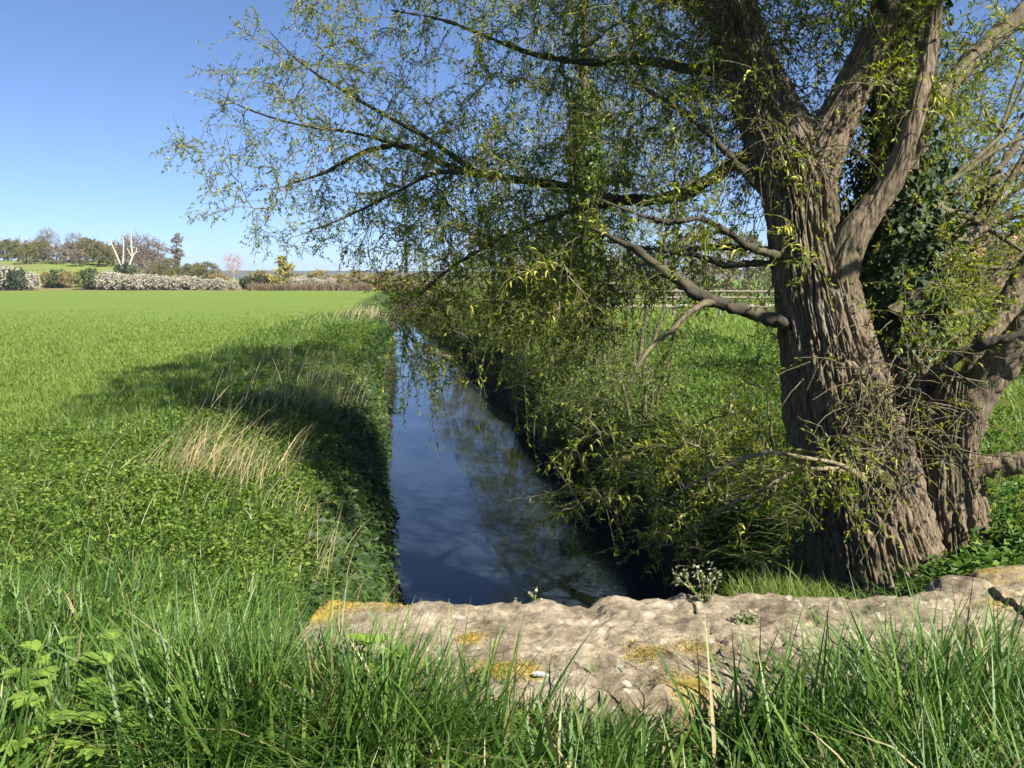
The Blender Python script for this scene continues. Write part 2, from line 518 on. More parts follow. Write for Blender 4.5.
def water_mat(name, deep, bump=0.12):
    m, nt, out = nodes_of(name)
    g = N(nt, 'ShaderNodeNewGeometry')
    mp = N(nt, 'ShaderNodeMapping')
    mp.inputs['Scale'].default_value = (1.0, 0.45, 1.0)
    nt.links.new(g.outputs['Position'], mp.inputs[0])
    n1 = N(nt, 'ShaderNodeTexNoise', Scale=7.0, Detail=3.0, Roughness=0.55, Distortion=0.6)
    n2 = N(nt, 'ShaderNodeTexNoise', Scale=1.3, Detail=2.0)
    nt.links.new(mp.outputs[0], n1.inputs['Vector'])
    nt.links.new(g.outputs['Position'], n2.inputs['Vector'])
    ad = N(nt, 'ShaderNodeMath', operation='MULTIPLY_ADD')
    nt.links.new(n2.outputs['Fac'], ad.inputs[0])
    ad.inputs[1].default_value = 1.5
    nt.links.new(n1.outputs['Fac'], ad.inputs[2])
    b = N(nt, 'ShaderNodeBump', Strength=bump, Distance=0.03)
    nt.links.new(ad.outputs[0], b.inputs['Height'])
    p = N(nt, 'ShaderNodeBsdfPrincipled', Roughness=0.02, IOR=1.36)
    p.inputs['Specular IOR Level'].default_value = 0.5
    r = ramp(nt, [(0.35, deep), (0.7, tuple(c * 1.8 for c in deep))])
    nt.links.new(n2.outputs['Fac'], r.inputs[0])
    nt.links.new(r.outputs[0], p.inputs['Base Color'])
    nt.links.new(b.outputs[0], p.inputs['Normal'])
    nt.links.new(p.outputs[0], out.inputs[0])
    return m


M['water'] = water_mat('river_water', (0.010, 0.015, 0.022), 0.045)

# ------------------------------------------------------------------ terrain
WATER_Z = -1.75
_YL = [-60, 3, 8.5, 13.8, 23.7, 27.0, 29.0, 31, 34, 40, 58, 80, 95, 120, 160, 250, 4200]
_XL = [-.35, -.4, -1.38, -2.2, -3.62, -4.0, -4.0, -4.3, -5.0, -5.8, -8.2, -10.9, -12.2, -12.4, -7, 22, 26]
_YR = [-60, 3, 5, 8.5, 13.8, 23.7, 30, 41, 58, 80, 95, 120, 160, 250, 4200]
_XR = [1.9, 1.9, 1.98, 2.12, 0.95, -.15, -1.25, -3.0, -6.0, -9.4, -10.2, -10.0, -4, 25, 30]


def xl(y): return np.interp(y, _YL, _XL)
def xr(y): return np.interp(y, _YR, _XR)


def terrain(x, y, rough=True):
    x = np.asarray(x, float); y = np.asarray(y, float)
    wob = (vnoise(np.stack([y * 0.9, x * 0 + 3.3, x * 0], -1), 5) - 0.5) * 0.35 + (vnoise(np.stack([y * 3, x * 0 + 3.3, x * 0], -1), 6) - 0.5) * 0.12
    dl = xl(y) - x + wob * sstep(3.2, 5, y)
    dr = x - xr(y) + wob * sstep(3.2, 5, y) + (vnoise(np.stack([y * .55, x * 0 + 8.3, x * 0], -1), 55) - 0.5) * 0.7 * sstep(5, 8, y)
    zl = np.interp(dl, [-.6, -.3, 0, .03, .08, .18, .38, .68, 1.2, 2.4, 4.5, 8], [-2.4, -2.3, -1.85, -1.5, -1.05, -.62, -.22, -.02, .08, .1, .03, 0])
    zr = np.interp(dr, [-.6, -.3, 0, .06, .22, .45, .8, 1.3, 2.5, 4.5, 10], [-2.4, -2.3, -1.85, -1.5, -1.05, -.6, -.36, -.25, -.2, -.16, -.1])
    z = np.maximum(zl, zr)
    z = np.where((dl < -.6) & (dr < -.6), -2.4, z)
    # solid bridge approach under the photographer
    brg = 1 - sstep(3.05, 3.25, y)
    z = z * (1 - brg) + np.maximum(z, 0.0) * brg
    if rough:
        lump = (fbm(np.stack([x * 1.3, y * 1.3, x * 0], -1), 31, 3) - 0.5)
        near = sstep(9, 2, dl) * (dl > 0) + (dr > 0) * sstep(12, 3, dr)
        z = z + lump * 0.22 * np.clip(near, 0, 1) * sstep(2.9, 3.9, y)
    # hillside at the far left
    hill = 4.6 * sstep(106, 150, y) * sstep(.30, .50, -x / np.maximum(y, 1)) * sstep(900, 400, y)
    # shallow hollow of the pond on the right
    pond = sstep(1.25, 0.8, np.sqrt(((x - 23.0) / 6.5) ** 2 + ((y - 43) / 8.0) ** 2))
    return z + hill - 0.55 * pond


def grid_rows():
    ys = [-60, -30, -12, -5, -2, 0, 1, 1.6, 2.0, 2.3, 2.6]
    y = 2.7
    while y < 30: ys.append(y); y += 0.11 + max(0, y - 8) * 0.012
    while y < 4200: ys.append(y); y *= 1.035
    ys.append(4200)
    return np.array(ys)


ys = grid_rows()
off = []
o_ = 0.0
while o_ < 3.0: off.append(o_); o_ += 0.085
while o_ < 16: off.append(o_); o_ *= 1.07
while o_ < 2600: off.append(o_); o_ *= 1.22
off = np.array(off)
YY = np.repeat(ys[:, None], len(off) * 2 + 5, 1)
cols_ = []
mid = np.array([0.1, 0.3, 0.5, 0.7, 0.9])
XX = np.concatenate([xl(ys)[:, None] + 0.12 - off[::-1][None], xl(ys)[:, None] + (xr(ys) - xl(ys))[:, None] * mid[None], xr(ys)[:, None] - 0.12 + off[None]], 1)
ZZ = terrain(XX, YY)
nr, nc = XX.shape
gi = np.arange(nr * nc).reshape(nr, nc)
gf = np.stack([gi[:-1, :-1], gi[:-1, 1:], gi[1:, 1:], gi[1:, :-1]], -1).reshape(-1, 4)
dl = xl(YY) - XX
dr = XX - xr(YY)
C = np.zeros((nr, nc, 3))
crop = np.array([0.118, 0.172, 0.034]); soil = np.array([0.05, 0.038, 0.024]); turf = np.array([0.05, 0.085, 0.02])
meadow = np.array([0.10, 0.17, 0.03]); pasture = np.array([0.14, 0.18, 0.045]); rough_g = np.array([0.16, 0.15, 0.06])
C[:] = soil
C = np.where((dl > 0.08)[..., None], turf * .8, C)
k = sstep(1.4, 2.6, dl)[..., None]; C = C * (1 - k) + crop * k
k = (sstep(0.4, 0.9, dr))[..., None]; C = C * (1 - k) + turf * 0.8 * k
k = (sstep(2.0, 5.0, dr) * sstep(9, 14, YY))[..., None]; C = C * (1 - k) + meadow * k
k = (sstep(99.5, 101.5, YY + 2 * np.sin(XX * .3)) * sstep(1, 3, dl))[..., None]; C = C * (1 - k) + rough_g * k
k = (sstep(112, 122, YY) * sstep(45, 60, -XX))[..., None]; C = C * (1 - k) + pasture * k
k = ((YY < 2.95))[..., None]; C = np.where(k, np.array([0.06, 0.07, 0.03]), C)
ground = mesh_obj('ground', np.stack([XX, YY, ZZ], -1), gf, M['ground'], None, True, None, {'cover': C.reshape(-1, 3)})
tag(ground, 'flat green crop field and riverbanks running to the horizon', 'ground', kind='structure')

# water sheets
wy = ys[(ys > 2.4) & (ys < 320)]
wl = xl(wy) - 0.5; wr = xr(wy) + 0.5
WV = np.stack([np.stack([wl, wy, np.full_like(wy, WATER_Z)], -1), np.stack([wr, wy, np.full_like(wy, WATER_Z)], -1)], 1)
gi = np.arange(len(wy) * 2).reshape(-1, 2)
river = mesh_obj('river_water', WV, np.stack([gi[:-1, 0], gi[:-1, 1], gi[1:, 1], gi[1:, 0]], -1), M['water'])
tag(river, 'narrow calm river reflecting blue sky between grassy banks', 'river', kind='structure')
th = np.linspace(0, 2 * np.pi, 41)[:-1]
PV = np.concatenate([[[23, 43, -.38]], np.stack([23 + 7.6 * np.cos(th), 43 + 9.2 * np.sin(th), np.full(40, -.38)], -1)])
pond = mesh_obj('pond_water', PV, np.stack([np.zeros(40, int), 1 + np.arange(40), 1 + (np.arange(40) + 1) % 40], -1), M['water'])
tag(pond, 'dark pond behind the big willow in the right meadow', 'pond', kind='structure')

# far wooded ridge
hx = np.linspace(-2200, 2200, 420); hy = np.linspace(820, 1500, 14)
HX, HY = np.meshgrid(hx, hy)
prof = np.sin(np.linspace(0, np.pi, 14))[:, None]
hz = prof * (7.2 + 4.5 * fbm(np.stack([HX * 0.004, HY * .004, HX * 0], -1), 3, 3) + 3.2 * fbm(np.stack([HX * 0.06, HY * .03, HX * 0], -1), 8, 3)) - 1
hz += prof * 8 * sstep(200, 1500, np.abs(HX + 250))
gi = np.arange(HX.size).reshape(HX.shape)
hf = np.stack([gi[:-1, :-1], gi[:-1, 1:], gi[1:, 1:], gi[1:, :-1]], -1).reshape(-1, 4)
tag(mesh_obj('hills', np.stack([HX, HY, hz], -1), hf, M['hills']), 'low dark wooded ridge on the horizon beyond the field', 'hills', kind='structure')

# gravel lane on the right, behind the meadow
lx = np.linspace(4.0, 60, 40)
ly = 47 + 0.12 * (lx - 4)
LV = np.concatenate([np.stack([lx, ly, terrain(lx, ly, False) + .05], -1), np.stack([lx, ly + 4.5, terrain(lx, ly + 4.5, False) + .05], -1)])
i = np.arange(39)
LO = lx < 15
tag(mesh_obj('lane', LV, np.stack([i, i + 1, i + 41, i + 40], -1)[:11], M['lane']), 'pale gravel lane beyond the right meadow', 'lane', kind='structure')

# ------------------------------------------------------------------ growth engine
class Skel:
    """branch nodes: position, direction, parent, fixed radius"""
    def __init__(s):
        s.p = np.zeros((0, 3)); s.d = np.zeros((0, 3)); s.par = np.zeros(0, int); s.fix = np.zeros(0)
        s.paths = []

    def add(s, pts, parent, fix=0.0):
        n0 = len(s.p); k = len(pts)
        d = norm(np.gradient(pts, axis=0)) if k > 1 else np.array([[0, 0, 1.0]])
        s.p = np.concatenate([s.p, pts]); s.d = np.concatenate([s.d, d])
        par = np.arange(n0 - 1, n0 + k - 1); par[0] = parent
        s.par = np.concatenate([s.par, par]); s.fix = np.concatenate([s.fix, np.full(k, fix)])
        return n0


def grow(sk, attr, K=8, wig=0.05, droop=0.0, back=0.55, up=0.0, maxlen=9):
    """connect every attractor to the nearest node by a curved path"""
    cnt0 = len(sk.p)
    dmin = np.array([np.min(np.sum((sk.p - a) ** 2, 1)) for a in attr])
    out = []
    cap = cnt0 + len(attr) * K
    Pn = np.zeros((cap, 3)); Dn = np.zeros((cap, 3)); Pn[:cnt0] = sk.p; Dn[:cnt0] = sk.d
    n = cnt0
    pars = []
    for a in attr[np.argsort(dmin)]:
        v = a - Pn[:n]
        d2 = np.einsum('ij,ij->i', v, v)
        # prefer nodes whose direction already points towards the attractor
        al = np.einsum('ij,ij->i', v, Dn[:n]) / np.sqrt(d2 + 1e-9)
        j = int(np.argmin(d2 * (1.55 - back * al)))
        L = math.sqrt(d2[j])
        if L < 0.05 or L > maxlen: continue
        p0 = Pn[j]; v = a - p0
        c1 = p0 + Dn[j] * L * 0.3 + v * 0.12
        c2 = p0 + v * 0.68 + np.array([0, 0, 1.0]) * L * (droop + up)
        t = np.linspace(0, 1, K + 1)[:, None]
        pts = (1 - t) ** 3 * p0 + 3 * (1 - t) ** 2 * t * c1 + 3 * (1 - t) * t * t * c2 + t ** 3 * a
        w = rng.normal(0, wig * min(L, 1.5) * 0.35, (K + 1, 3)); w[0] = 0
        pts = pts + w
        Pn[n:n + K] = pts[1:]
        Dn[n:n + K] = norm(np.diff(pts, axis=0))
        par = np.arange(n - 1, n + K - 1); par[0] = j
        pars.append(par)
        out.append((j, n))
        n += K
    sk.p = Pn[:n]; sk.d = Dn[:n]
    sk.par = np.concatenate([sk.par] + pars) if pars else sk.par
    sk.fix = np.concatenate([sk.fix, np.zeros(n - cnt0)])
    base = len(sk.paths)
    sk.paths += [(j, s, K) for j, s in out]
    return base


def pipe_radii(sk, rmin, c, ex=0.5, rmax=1.0):
    n = len(sk.p)
    w = np.zeros(n)
    kids = np.zeros(n, int)
    np.add.at(kids, sk.par[sk.par >= 0], 1)
    w[kids == 0] = 1
    for i in range(n - 1, -1, -1):
        q = sk.par[i]
        if q >= 0: w[q] += w[i]
    return np.minimum(np.where(sk.fix > 0, sk.fix, np.maximum(rmin, c * w ** ex)), rmax)


def path_tubes(sk, rad, sel, sides=4, bag=None):
    pts, rr = [], []
    for j, s, K in sel:
        pts.append(np.concatenate([sk.p[j:j + 1], sk.p[s:s + K]]))
        r = np.concatenate([[min(rad[j], rad[s] * 1.15)], rad[s:s + K]])
        r[-1] *= 0.6
        rr.append(r)
    return tubes(np.array(pts), np.array(rr), sides)


def ellip(c, r, n, shell=0.0):
    v = rand_dir(n) * (rng.random(n) ** (1 / 3) * (1 - shell) + shell)[:, None]
    return np.asarray(c) + v * np.asarray(r)


def twiglets(pos, d0, L, K=5, droop=0.5, spread=0.8):
    """small end shoots: returns points (N,K,3)"""
    n = len(pos)
    d = norm(d0 + rng.normal(0, spread, (n, 3)))
    p = pos.copy(); pts = [p]
    st = (L / (K - 1))[:, None]
    for k in range(K - 1):
        d = norm(d + np.array([0, 0, -1.0]) * droop * 0.3 + rng.normal(0, 0.14, (n, 3)))
        p = p + d * st
        pts.append(p)
    return np.stack(pts, 1)


def leaves_on(pts, per, ln, wd, jit=0.01, fwd=0.6, lo=0.1):
    """leaves along point chains (N,K,3)"""
    n, K, _ = pts.shape
    idx = np.repeat(np.arange(n), per)
    u = lo + (1 - lo) * rng.random(len(idx)) ** 0.8
    f = u * (K - 1) * 0.9999
    i = f.astype(int); t = (f - i)[:, None]
    a = pts[idx, i]; b = pts[idx, i + 1]
    pos = a * (1 - t) + b * t + rng.normal(0, jit, (len(idx), 3))
    tn = norm(b - a)
    d = norm(tn * fwd + rand_dir(len(idx)) * 0.75)
    return leaf_quads(pos, d, rand_dir(len(idx)), ln * (0.6 + 0.7 * rng.random(len(idx))), wd * (0.7 + 0.6 * rng.random(len(idx))), 0.25)


def shift(VF, loc):
    return VF[0] - np.asarray(loc), VF[1], VF[2]


# ------------------------------------------------------------------ the great willow
WY = 5.7
willow_loc = np.array([2.65, WY, -0.35])
willow = empty('willow_tree', willow_loc)
tag(willow, 'huge gnarled willow with furrowed bark leaning over the river beside the stone parapet', 'tree')


def stem(name, pts_px, mat, parent, loc, around=120, per_m=70, fiss=0.04, freq=9.0, stretch=1.1, flare=None, seed=0, build=True):
    """thick stem from surveyed stations (px, py, Y, width_px)"""
    pts = np.array([P(a, b, c) for a, b, c, w in pts_px])
    rad = np.array([w / F * c * 0.5 for a, b, c, w in pts_px])
    L = np.linalg.norm(np.diff(pts, axis=0), axis=1).sum()
    n = int(L * per_m) + 4
    q = resample(pts, n)
    r = resample(rad[:, None].repeat(3, 1), n)[:, 0]
    s = np.concatenate([[0], np.cumsum(np.linalg.norm(np.diff(q, axis=0), axis=1))])
    t = norm(np.gradient(q, axis=0))
    a = norm(np.cross(t, np.array([0, 1.0, 0.05])))
    b = np.cross(t, a)
    th = np.arange(around) / around * 2 * np.pi
    ct, sn = np.cos(th), np.sin(th)
    Rm = r.mean()
    prm = np.stack([np.broadcast_to(ct * Rm * freq, (n, around)), np.broadcast_to(sn * Rm * freq, (n, around)), np.broadcast_to((s * stretch)[:, None], (n, around))], -1)
    warp = (fbm(prm * np.array([.5, .5, .9]), seed + 90, 2) - .5)[..., None] * np.array([1.0, 1.0, 0.5])
    prm = prm + warp * 0.8
    n1 = vnoise(prm, seed); n2 = vnoise(prm * np.array([1.9, 1.9, 2.3]) + 5, seed + 5); n3 = vnoise(prm * np.array([4.3, 4.3, 12]), seed + 9)
    k1 = sstep(0.0, 0.24, np.abs(2 * n1 - 1)); k2 = sstep(0.0, 0.28, np.abs(2 * n2 - 1))
    brk = vnoise(prm * np.array([1.2, 1.2, 5.0]) + 9, seed + 21)
    disp = fiss * (np.minimum(k1, 0.45 + 0.55 * k2) - 0.8) + (n3 - .5) * fiss * 0.28 + (brk - .5) * fiss * .5 * k1
    low = fbm(prm * np.array([.08, .08, .26]), seed + 33, 2) - .5
    disp = disp + low * np.minimum(r, .4)[:, None] * 0.35
    if flare is not None:
        z = q[:, 2]
        fl = np.clip((flare - z) / 0.9, 0, 1)[:, None] ** 2
        lobes = np.abs(np.sin(th[None] * 3.5 + 1.0)) + 0.5 * np.sin(th[None] * 9 + 2)
        disp = disp + fl * lobes * 0.025
    disp = disp * np.minimum(1, (r / 0.12))[:, None]
    rr = r[:, None] + disp
    V = q[:, None] + rr[..., None] * (ct[None, :, None] * a[:, None] + sn[None, :, None] * b[:, None])
    gi = np.arange(n * around).reshape(n, around)
    nx = np.roll(gi, -1, 1)
    f = np.stack([gi[:-1], nx[:-1], nx[1:], gi[1:]], -1).reshape(-1, 4)
    V = V.reshape(-1, 3)
    cap = np.stack([gi[-1], nx[-1], np.full(around, len(V))], -1)
    V = np.concatenate([V, q[-1:]])
    return V, [f, cap], q, r, np.stack([ct, sn]), (a, b)


A_pts = [(890, 640, 5.6, 150), (880, 590, 5.6, 140), (872, 545, 5.6, 126), (860, 490, 5.6, 114), (847, 440, 5.6, 106), (834, 390, 5.6, 98), (823, 335, 5.6, 91), (813, 285, 5.6, 88),
         (804, 235, 5.62, 80), (798, 195, 5.65, 80), (786, 155, 5.7, 78), (768, 115, 5.8, 66), (750, 70, 5.9, 56), (734, 20, 6.0, 50), (716, -50, 6.1, 42), (694, -140, 6.2, 34), (668, -250, 6.3, 22)]
B_pts = [(918, 640, 5.85, 150), (914, 590, 5.85, 140), (910, 540, 5.88, 126), (906, 480, 5.9, 108), (900, 430, 5.9, 92), (895, 380, 5.9, 80), (892, 330, 5.92, 70), (892, 280, 5.95, 66), (893, 230, 6.0, 60), (896, 170, 6.1, 56), (900, 110, 6.15, 54),
         (904, 50, 6.2, 52), (908, -20, 6.25, 46), (912, -120, 6.3, 30), (908, -240, 6.3, 20)]
C_pts = [(962, 640, 5.6, 90), (956, 580, 5.6, 84), (950, 530, 5.6, 74), (948, 480, 5.58, 62), (950, 440, 5.55, 52), (957, 405, 5.5, 46), (960, 385, 5.5, 34), (962, 372, 5.5, 20)]
A_pts = [(a, b, c, w * (1 - .13 * min(1, max(0, (400 - b) / 120)))) for a, b, c, w in A_pts]
tb = Bag()
SA = stem('a', A_pts, None, None, None, 440, 190, 0.046, 34, 2.6, 0.2, 1)
SB = stem('b', B_pts, None, None, None, 340, 160, 0.042, 34, 2.6, 0.2, 2)
SC = stem('c', C_pts, None, None, None, 220, 160, 0.04, 34, 2.6, 0.1, 3)
D_pts = [(806, 215, 5.62, 52), (812, 180, 5.6, 48), (828, 140, 5.6, 42), (848, 98, 5.6, 36), (868, 55, 5.6, 32), (888, 5, 5.6, 28), (902, -70, 5.6, 22), (915, -170, 5.7, 14)]
E_pts = [(836, 275, 5.5, 40), (850, 240, 5.42, 32), (872, 208, 5.38, 26), (892, 180, 5.34, 23), (906, 145, 5.3, 20), (918, 105, 5.3, 18), (926, 70, 5.35, 16), (934, 20, 5.4, 14), (940, -60, 5.4, 10)]
SD = stem('d', D_pts, None, None, None, 140, 140, 0.026, 34, 2.6, None, 4)
SE = stem('e', E_pts, None, None, None, 110, 130, 0.015, 34, 2.6, None, 5)
for S in (SA, SB, SC, SD, SE):
    tb.add(S[0] - willow_loc, S[1])
tb.build('trunk', M['willow_bark'], willow)

LIMBS = [
    # surveyed main limbs (px, py, Y, width px)
    ('limb', [(800, 185, 5.65, 34), (815, 160, 5.65, 32), (838, 125, 5.6, 28), (858, 85, 5.6, 25), (878, 45, 5.6, 23), (892, 0, 5.6, 21), (905, -80, 5.6, 16), (915, -170, 5.7, 10)], 'dark_shaded_bark'),
    ('limb', [(822, 275, 5.5, 26), (846, 240, 5.4, 22), (872, 208, 5.35, 19), (892, 185, 5.3, 18), (906, 145, 5.3, 18), (918, 105, 5.3, 17), (925, 70, 5.35, 16), (933, 20, 5.4, 14), (940, -60, 5.4, 10)], 'limb_bark'),
    ('limb', [(905, 165, 5.75, 26), (925, 115, 5.6, 24), (955, 78, 5.7, 22), (990, 42, 5.8, 20), (1024, 10, 5.9, 18), (1080, -40, 6.0, 14), (1140, -80, 6.1, 9)], 'limb_bark'),
    ('limb', [(900, 300, 5.7, 22), (925, 283, 5.6, 18), (955, 245, 5.8, 14), (985, 210, 6.0, 11), (1024, 165, 6.2, 9), (1080, 110, 6.4, 6)], 'limb_bark'),
    ('limb', [(895, 315, 5.6, 18), (930, 275, 5.6, 12), (970, 240, 5.8, 9), (1005, 215, 6.0, 8), (1060, 190, 6.3, 5)], 'limb_bark'),
    ('limb', [(905, 290, 5.9, 16), (945, 250, 6.0, 11), (980, 200, 6.1, 9), (1005, 160, 6.2, 8), (1050, 100, 6.3, 5)], 'limb_bark'),
    ('limb', [(930, 480, 5.6, 40), (962, 470, 5.5, 34), (1000, 466, 5.4, 30), (1045, 455, 5.3, 26), (1120, 430, 5.2, 20)], 'limb_bark'),
    ('limb', [(945, 455, 5.6, 54), (965, 415, 5.5, 50), (990, 375, 5.4, 46), (1024, 335, 5.3, 42), (1075, 285, 5.2, 36), (1150, 220, 5.1, 26)], 'limb_bark'),
    ('limb', [(940, 440, 5.9, 44), (970, 385, 5.95, 38), (1000, 320, 6.0, 32), (1030, 265, 6.0, 28), (1070, 190, 6.0, 22), (1120, 90, 6.0, 14)], 'dark_shaded_bark'),
    ('limb', [(900, 400, 5.5, 16), (935, 372, 5.3, 13), (965, 352, 5.2, 12), (1000, 340, 5.1, 11), (1060, 322, 5.0, 9)], 'dark_shaded_bark'),
    ('limb', [(836, 352, 5.68, 26), (806, 334, 5.6, 24), (776, 320, 5.45, 20), (745, 311, 5.3, 16), (715, 302, 5.2, 15), (688, 288, 5.2, 14), (665, 271, 5.2, 12), (630, 247, 5.3, 8), (590, 228, 5.4, 6)], 'dark_shaded_bark'),
    ('limb', [(712, 300, 5.2, 9), (692, 310, 5.1, 7), (672, 330, 5.0, 6), (655, 343, 5.0, 6), (640, 362, 4.9, 5), (622, 400, 4.9, 3)], 'limb_bark'),
    ('limb', [(822, 270, 5.66, 14), (790, 265, 5.6, 13), (760, 263, 5.6, 9), (725, 265, 5.7, 8), (700, 256, 5.8, 7), (660, 250, 5.9, 6), (600, 240, 6.0, 4)], 'dark_shaded_bark'),
    ('limb', [(822, 256, 5.7, 14), (788, 255, 5.7, 13), (755, 249, 5.8, 8), (715, 247, 6.0, 7), (690, 250, 6.1, 6), (650, 262, 6.2, 4)], 'dark_shaded_bark'),
    ('limb', [(820, 268, 5.64, 14), (785, 258, 5.52, 12), (750, 247, 5.4, 8), (725, 230, 5.3, 7), (698, 219, 5.3, 6), (660, 221, 5.3, 5), (600, 200, 5.3, 4)], 'dark_shaded_bark'),
    ('limb', [(862, 478, 5.2, 12), (838, 464, 5.0, 8), (805, 458, 4.9, 7), (770, 453, 4.8, 6), (735, 462, 4.75, 5), (690, 485, 4.7, 4), (650, 510, 4.7, 3)], 'stick'),
    ('limb', [(850, 470, 5.3, 8), (800, 470, 5.0, 6), (762, 490, 4.9, 5), (720, 510, 4.9, 4), (670, 545, 4.9, 3)], 'stick'),
    ('limb', [(780, 215, 5.6, 16), (762, 190, 5.6, 11), (742, 170, 5.6, 9), (715, 140, 5.6, 8), (680, 110, 5.7, 7), (630, 80, 5.8, 5)], 'dark_shaded_bark'),
    # the long boughs reaching left over the river
    ('limb', [(775, 140, 5.8, 20), (730, 165, 6.0, 16), (680, 195, 6.2, 14), (620, 200, 6.4, 12), (551, 184, 6.5, 11), (477, 174, 6.6, 9), (440, 162, 6.6, 8), (403, 146, 6.6, 7), (365, 152, 6.6, 6), (321, 174, 6.6, 4), (270, 190, 6.6, 2.5)], 'dark_shaded_bark'),
    ('limb', [(477, 174, 6.6, 7), (430, 140, 6.7, 6), (390, 118, 6.8, 5), (345, 92, 6.9, 4), (300, 62, 7.0, 3), (268, 30, 7.0, 2)], 'dark_shaded_bark'),
    ('limb', [(403, 146, 6.6, 5), (350, 132, 6.5, 4), (300, 125, 6.4, 3), (250, 110, 6.4, 2.5), (215, 92, 6.4, 2)], 'dark_shaded_bark'),
    ('limb', [(560, 187, 6.5, 8), (505, 178, 6.3, 7), (440, 172, 6.2, 6), (400, 190, 6.1, 5), (350, 215, 6.0, 3.5), (300, 235, 6.0, 2.5)], 'dark_shaded_bark'),
    ('limb', [(620, 200, 6.4, 9), (560, 215, 6.3, 7), (500, 240, 6.2, 6), (460, 262, 6.1, 5), (430, 285, 6.0, 4), (405, 310, 6.0, 3)], 'dark_shaded_bark'),
    ('limb', [(745, 60, 5.9, 18), (700, 70, 6.0, 13), (640, 60, 6.2, 10), (580, 62, 6.4, 8), (520, 50, 6.5, 6), (450, 22, 6.6, 4), (390, 10, 6.6, 3)], 'dark_shaded_bark'),
    ('limb', [(730, 10, 6.0, 18), (680, 0, 6.2, 13), (600, -30, 6.4, 10), (520, -40, 6.5, 8), (430, -30, 6.6, 5), (350, -10, 6.7, 3)], 'dark_shaded_bark'),
    ('limb', [(895, 20, 5.6, 14), (860, -30, 5.4, 10), (820, -60, 5.2, 8), (760, -80, 5.0, 6)], 'dark_shaded_bark'),
]
lrng = np.random.default_rng(5)
for k_ in range(15):
    x0, y0 = 885 + 60 * lrng.random(), 330 - 150 * lrng.random()
    x1, y1 = 1050 + 90 * lrng.random(), 285 - k_ * 23 + 20 * lrng.random()
    Y0 = 5.75 + .2 * lrng.random(); Y1 = 5.7 + 1.2 * lrng.random()
    st = []
    for t_ in (0, .25, .5, .75, 1):
        st.append((x0 + (x1 - x0) * t_, y0 + (y1 - y0) * t_ ** 1.25 + lrng.normal(0, 4), Y0 + (Y1 - Y0) * t_, 8 - 5.5 * t_))
    LIMBS.insert(10, ('limb', st, 'limb_bark'))
NF = 15
sk = Skel()
for li, (nm, st, mt) in enumerate(LIMBS):
    if li >= 18 + NF:
        st = [(a, b, c + max(0, (770 - a) / 560) * 2.2, w * (.85 if a > 600 else .7)) for a, b, c, w in st]
    else:
        st = [(a, b, c, w * (.8 if mt != 'stick' else .62)) for a, b, c, w in st]
    pts = np.array([P(a, b, c) for a, b, c, w in st])
    r = np.array([w / F * c * 0.5 for a, b, c, w in st])
    n = 6 * len(st)
    q = resample(pts, n)
    rq = np.maximum(resample(r[:, None].repeat(3, 1), n)[:, 0], 0.004)
    if li < 2: continue
    rq[:6] *= 1 + np.array([.75, .5, .3, .18, .08, .03]) * (.25 if rq.max() > .06 else 1)
    rq[-8:] *= np.linspace(1, .45, 8)
    q[1:-1] += rng.normal(0, 0.10, (n - 2, 3)) * np.minimum(rq[1:-1], .02)[:, None]
    big = rq.max() > 0.05
    sd = 36 if big else 9
    if big:
        q = resample(q, 90); rq = resample(rq[:, None].repeat(3, 1), 90)[:, 0]
    V, f, _ = tubes(q[None], rq[None], sd)
    nn = fbm(V * 9, 71, 3) - .5
    cen = np.repeat(q, sd, 0)
    V = V + norm(V - cen) * (nn * np.repeat(rq, sd) * 0.6)[:, None]
    if big:
        V = V + norm(V - cen) * ((fbm(V * np.array([30, 30, 12]), 72, 3) - .5) * .035)[:, None]
    b = Bag(); b.add(V - willow_loc, f)
    b.build('limb', M['willow_bark' if li in (6, 7, 8) else mt], willow)
    n0 = sk.add(q, -1)
    sk.fix[n0:] = rq
wp = resample(np.array([P(1075, 285, 5.2), (3.9, 5.0, 2.9), (3.55, 4.1, 3.4), (3.05, 3.4, 3.6), (2.45, 3.0, 3.8)]), 30)  # unseen limb, added to carry the out-of-frame shading lobes
wr = np.linspace(.045, .008, 30)
b = Bag(); b.add(*shift(tubes(wp[None], wr[None], 10), willow_loc)); b.build('limb', M['dark_shaded_bark'], willow)
n0 = sk.add(wp, -1); sk.fix[n0:] = wr
# trunk nodes usable as starting points higher up
for S in (SA, SB, SD, SE):
    selq = S[2][S[2][:, 2] > 2.2][::6]
    sk.add(selq, -1, 0.05)

